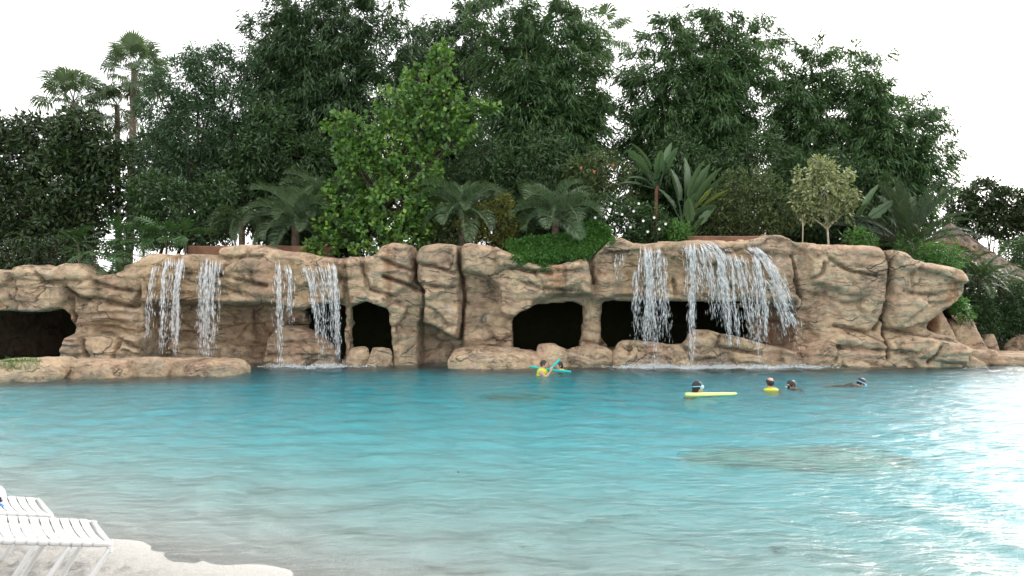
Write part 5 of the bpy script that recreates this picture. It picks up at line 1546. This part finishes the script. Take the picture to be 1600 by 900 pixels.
def hand(f, p, w, d, side_, curl, k=0.008):
    """palm from wrist w along d; five separate fingers that curl towards `curl`"""
    w = np.asarray(w, float); d = nrm(np.asarray(d, float)); cu = nrm(np.asarray(curl, float)); sd_ = nrm(np.cross(d, cu)) * side_
    palm_c = w + d * 0.045
    f = smin(f, sd_cap(p, w, palm_c + d * 0.02, 0.026, 0.030), 0.02)
    for i, ln in enumerate((0.065, 0.075, 0.070, 0.055)):
        b0 = palm_c + d * 0.035 + sd_ * (i - 1.5) * 0.020
        k1 = b0 + d * ln * 0.45 + cu * ln * 0.15; k2 = k1 + d * ln * 0.15 + cu * ln * 0.45
        f = np.minimum(f, np.minimum(sd_cap(p, b0, k1, 0.010, 0.009), sd_cap(p, k1, k2, 0.009, 0.008)))
    t0 = w + d * 0.025 - sd_ * 0.028; t1 = t0 + d * 0.03 - sd_ * 0.025 + cu * 0.02; t2 = t1 + d * 0.02 + cu * 0.03
    return np.minimum(f, np.minimum(sd_cap(p, t0, t1, 0.011, 0.010), sd_cap(p, t1, t2, 0.010, 0.009)))

def swimmer(label, px, vw, hz, yaw, arms=(), hair="short", vest=None, mask=False, scale=1.0, tilt=0.0, wet=False, hood=False, prone=False):
    """px: picture column, vw: picture row of the waterline at the person, hz: height of the head centre above water"""
    Y = W0(vw); X = (px - CX) / F_PX * Y
    hz = hz / scale
    hair_m = m_hair if not wet else m_hair_dark
    hc = np.array([0.0, 0.0, hz])
    ct, st_ = math.cos(tilt), math.sin(tilt)
    def hd(x, y, z):                      # head space -> body space (nod by tilt)
        return hc + np.array([x * ct + z * st_, y, -x * st_ + z * ct])
    Rm = np.array([[ct, 0, -st_], [0, 1, 0], [st_, 0, ct]], np.float32)
    tr_dir = np.array([-0.94, 0, -0.30]) if prone else np.array([-0.25, 0, -1.0])
    tr_dir = tr_dir / np.linalg.norm(tr_dir)
    neck0 = hd(-0.02, 0, -0.075)
    neck1 = neck0 + (np.array([-0.13, 0, -0.07]) if prone else np.array([-0.02, 0, -0.11]))
    sh = neck1 + tr_dir * 0.06
    hips = sh + tr_dir * 0.48
    sL = sh + np.array([0, 0.165, 0.0]); sR = sh + np.array([0, -0.165, 0.0])
    knee = hips + tr_dir * 0.28
    def head_f(p):
        q = (p - hc.astype(np.float32)) @ Rm.T
        f = sd_ell(q, (-0.005, 0, 0.015), (0.100, 0.078, 0.105))
        f = smin(f, sd_ell(q, (0.030, 0, -0.055), (0.062, 0.056, 0.065)), 0.04)
        f = smin(f, sd_ell(q, (0.072, 0, -0.102), (0.024, 0.026, 0.020)), 0.02)            # chin
        f = smin(f, sd_ell(q, (0.080, 0, 0.024), (0.020, 0.050, 0.014)), 0.018)            # brow
        f = smin(f, sd_cap(q, (0.092, 0, 0.012), (0.112, 0, -0.028), 0.009, 0.014), 0.012) # nose
        for s in (-1, 1):
            f = smin(f, sd_ell(q, (-0.008, s * 0.080, -0.012), (0.022, 0.012, 0.032)), 0.008)
            f = np.maximum(f, -sd_ell(q, (0.098, s * 0.032, 0.004), (0.016, 0.018, 0.011)))
        f = smin(f, sd_ell(q, (0.086, 0, -0.062), (0.014, 0.026, 0.010)), 0.008)
        f = np.maximum(f, -sd_ell(q, (0.102, 0, -0.062), (0.010, 0.026, 0.0035)))
        return f
    def body_f(p):
        f = head_f(p)
        f = smin(f, sd_cap(p, neck0, neck1, 0.052, 0.060), 0.03)
        t = sd_cap(p, sL, sR, 0.070, 0.070)
        q = p.copy(); q[..., 1] *= 0.72
        t = smin(t, sd_cap(q, sh, hips, 0.125, 0.105), 0.07)
        f = smin(f, t, 0.05)
        for s in (-1, 1):
            f = smin(f, sd_cap(p, hips + np.array([0, s * 0.09, 0]), knee + np.array([0, s * 0.10, 0]), 0.085, 0.055), 0.05)
        for s, el, wr, fin, cu in arm_l:
            S = sL if s > 0 else sR
            f = smin(f, sd_cap(p, S, el, 0.052, 0.040), 0.04)
            f = smin(f, sd_cap(p, el, wr, 0.040, 0.028), 0.02)
            f = hand(f, p, wr, fin, s, cu)
        return f
    arm_l = []
    for s in (-1, 1):
        a = [x for x in arms if x[0] == s]
        if a:
            arm_l.append((s, np.array(a[0][1]) + (sL if s > 0 else sR), np.array(a[0][2]) + (sL if s > 0 else sR), np.array(a[0][3]), np.array(a[0][4])))
        else:
            S = sL if s > 0 else sR
            arm_l.append((s, S + np.array([0.10, s * 0.14, -0.20]), S + np.array([0.34, s * 0.10, -0.24]), np.array([1.0, 0, -0.1]), np.array([0, 0, -1.0])))
    pts = np.array([hc + 0.18, hc - 0.18, sL, sR, knee, hips] + [e for a in arm_l for e in (a[1], a[2])])
    lo = pts.min(0) - 0.17; hi = pts.max(0) + 0.17
    root = thing("person", label, "person", (X, Y, 0.0), None, yaw)
    root.scale = (scale,) * 3
    def child(name, fn, lo_, hi_, h, mat):
        v, f = sdf_obj(fn, np.asarray(lo_, np.float32), np.asarray(hi_, np.float32), h)
        return link(name, make_mesh(name, v, f), mat, root)
    body_o = child("body", body_f, lo, hi, 0.0145, m_skin)
    hl, hh = hc - 0.17, hc + 0.17
    def hair_f(p):
        q = (p - hc.astype(np.float32)) @ Rm.T
        n_ = 0.006 * fbm(q[..., 0] * 50, q[..., 1] * 50, q[..., 2] * 22, 3, 2)
        if hood:
            f = sd_ell(q, (-0.012, 0, 0.012), (0.114, 0.094, 0.118)) + n_ * 0.3
            f = smin(f, sd_cap(q, (-0.03, 0, -0.05), (-0.05, 0, -0.13), 0.075, 0.075), 0.03)
            return np.maximum(f, -sd_ell(q, (0.11, 0, -0.03), (0.085, 0.070, 0.085)))
        f = sd_ell(q, (-0.014, 0, 0.020), (0.110, 0.091, 0.112)) + n_
        if hair == "long":
            f = smin(f, sd_cap(q, (-0.05, 0, -0.02), (-0.075, 0, -0.14), 0.075, 0.055), 0.03) + n_
        cut = sd_ell(q, (0.115, 0, -0.045), (0.095, 0.11, 0.110))
        if hair == "bald":
            cut = np.minimum(cut, sd_ell(q, (-0.035, 0, 0.115), (0.12, 0.080, 0.075)))
        f = np.maximum(f, -cut)
        if hair != "long":
            f = np.maximum(f, -(q[..., 2] + 0.075))
        return f
    child("hair" if not hood else "hood", hair_f, hl, hh, 0.010, hair_m if not hood else m_wetsuit)
    for s in (-1, 1):
        c_ = hd(0.087, s * 0.032, 0.004)
        child("eye", lambda p: np.linalg.norm(p - c_.astype(np.float32), axis=-1) - 0.0115, c_ - 0.016, c_ + 0.016, 0.004, m_eye).parent = body_o
    if vest is not None:
        def vest_f(p):
            q = p.copy(); q[..., 1] *= 0.72
            f = sd_cap(q, sh + tr_dir * 0.0, hips - tr_dir * 0.05, 0.155, 0.135)
            f = smin(f, sd_cap(p, sL * 0.75 + sR * 0.25, sR * 0.75 + sL * 0.25, 0.088, 0.088), 0.05)
            f = np.maximum(f, -sd_cap(p, neck1 - np.array([0, 0, 0.05]), neck0, 0.072, 0.078))
            return f
        child("vest", vest_f, np.minimum(sh, hips) - 0.28, np.maximum(sh, hips) + 0.28, 0.016, vest)
    if mask:
        def mask_f(p):
            q = (p - hc.astype(np.float32)) @ Rm.T
            f = np.maximum(sd_ell(q, (0.085, 0, -0.005), (0.055, 0.078, 0.048)), -head_f(p) * 1.0 - 0.0)
            return np.maximum(f, q[..., 0] - 0.128)
        skirt = child("mask_skirt", mask_f, hl, hh, 0.008, m_black if mask == "dark" else m_lblue)
        def lens_f(p):
            q = (p - hc.astype(np.float32)) @ Rm.T
            return np.maximum(sd_ell(q, (0.120, 0, -0.004), (0.018, 0.066, 0.036)), -(q[..., 0] - 0.122))
        child("mask_lens", lens_f, hl, hh, 0.006, m_lens).parent = skirt
        a = np.linspace(0.9, 2 * math.pi - 0.9, 24)
        ring = np.array([hd(0.114 * math.cos(t) - 0.008, 0.100 * math.sin(t), 0.012 + 0.01 * math.cos(t)) for t in a])
        v, f = tube(ring, 0.010, 6); link("mask_strap", make_mesh("mask_strap", v, f), m_black if mask == "dark" else m_lblue, skirt)
    return root

# child with yellow vest, in profile looking right, one arm bent over the noodle
swimmer("person in a yellow vest with brown hair hugging a teal pool noodle", 850, 586, 0.30, -0.25,
        arms=[(-1, (0.16, -0.06, -0.14), (0.30, 0.00, 0.06), (0.25, 0.1, 1.0), (0.4, 1, 0.2)), (1, (0.20, 0.05, -0.10), (0.38, -0.02, 0.02), (0.8, -0.3, 0.3), (0, 0, -1))], vest=m_vest, scale=0.92)
swimmer("person with dark hair half hidden behind the upright teal noodle", 874, 578, 0.13, math.pi * 1.12,
        arms=[(-1, (0.18, 0.02, -0.02), (0.36, 0.06, 0.06), (1, 0, 0.1), (0, 0, -1))], hair="long", vest=m_vest, wet=True, scale=0.9)
swimmer("person in a dark hood and dive mask leaning on a lime foam board", 1090, 618, 0.19, -0.35,
        arms=[(-1, (0.20, -0.04, -0.04), (0.42, 0.02, 0.03), (1, 0.1, 0.0), (0, 0, -1)), (1, (0.22, 0.05, -0.02), (0.44, 0.02, 0.05), (1, -0.1, 0), (0, 0, -1))], hood=True, mask="blue", vest=m_wetsuit, wet=True)
swimmer("balding person in a yellow vest seen from behind", 1203, 609, 0.16, math.pi * 0.55, hair="bald", vest=m_vest, wet=True)
swimmer("person with dark wet hair and mask low in the water beside the balding one", 1236, 606, 0.06, math.pi * 1.05, mask="dark", wet=True, tilt=0.25, vest=m_wetsuit)
swimmer("person snorkelling face down with a blue mask, farthest right", 1346, 602, 0.05, 0.1, mask="blue", wet=True, tilt=0.55, prone=True, vest=m_wetsuit,
        arms=[(1, (0.26, 0.06, -0.02), (0.52, 0.05, 0.03), (1, 0, 0.0), (0, 0, -1)), (-1, (0.2, -0.15, -0.10), (0.40, -0.10, -0.15), (1, 0, -0.1), (0, 0, -1))])

def noodle(label, a, b_, r=0.036, sag=0.02):
    a = np.asarray(a, float); b_ = np.asarray(b_, float)
    t = np.linspace(0, 1, 14)[:, None]
    pts = a * (1 - t) + b_ * t - UP * sag * np.sin(t * math.pi)
    ends = np.concatenate([pts[:1] - (pts[1] - pts[0]) * 0.0, pts, pts[-1:]])
    v, f = tube(pts, np.concatenate([[r * 0.9], np.full(12, r), [r * 0.9]]), 12)
    o = link("pool_noodle", make_mesh("pool_noodle", v, f), m_teal)
    return tag(o, label, "pool noodle", "teal pool noodles")
noodle("long teal pool noodle lying across the water under the yellow-vested person's arm", P(828, 573, 22.7), P(892, 581, 22.0))
noodle("teal pool noodle pointing up at a slant between the two huddled people", P(856, 579, 22.35), P(874, 562, 22.9))
# lime foam board
Yb = W0(619)
rngb = np.random.default_rng(800)
xs = np.linspace((1071 - CX) / F_PX * Yb, (1150 - CX) / F_PX * Yb, 20)
V_ = []
for i, x in enumerate(xs):
    t = i / 19
    hw = 0.20 * (1 - 0.35 * t) * math.sin(min(1, (t + 0.06) * 4) * math.pi / 2) * math.sin(min(1, (1.05 - t) * 5) * math.pi / 2)
    th_ = 0.040 * (1 - 0.45 * t); z0_ = 0.035 + 0.02 * t
    for a in np.linspace(0, 2 * math.pi, 14, endpoint=False):
        V_.append([x, Yb - 0.02 + hw * np.sign(math.cos(a)) * abs(math.cos(a)) ** 0.5, z0_ + th_ * np.sign(math.sin(a)) * abs(math.sin(a)) ** 0.6])
V_ = np.array(V_); i = np.arange(19)[:, None] * 14; j = np.arange(14)[None]; j2 = (j + 1) % 14
q = np.stack([i + j, i + j2, i + 14 + j2, i + 14 + j], -1).reshape(-1, 4)
o = link("foam_board", make_mesh("foam_board", V_, [q, np.array([list(range(13, -1, -1)), list(range(19 * 14, 20 * 14))])]), m_lime)
tag(o, "lime yellow foam float board under the hooded person", "float board")
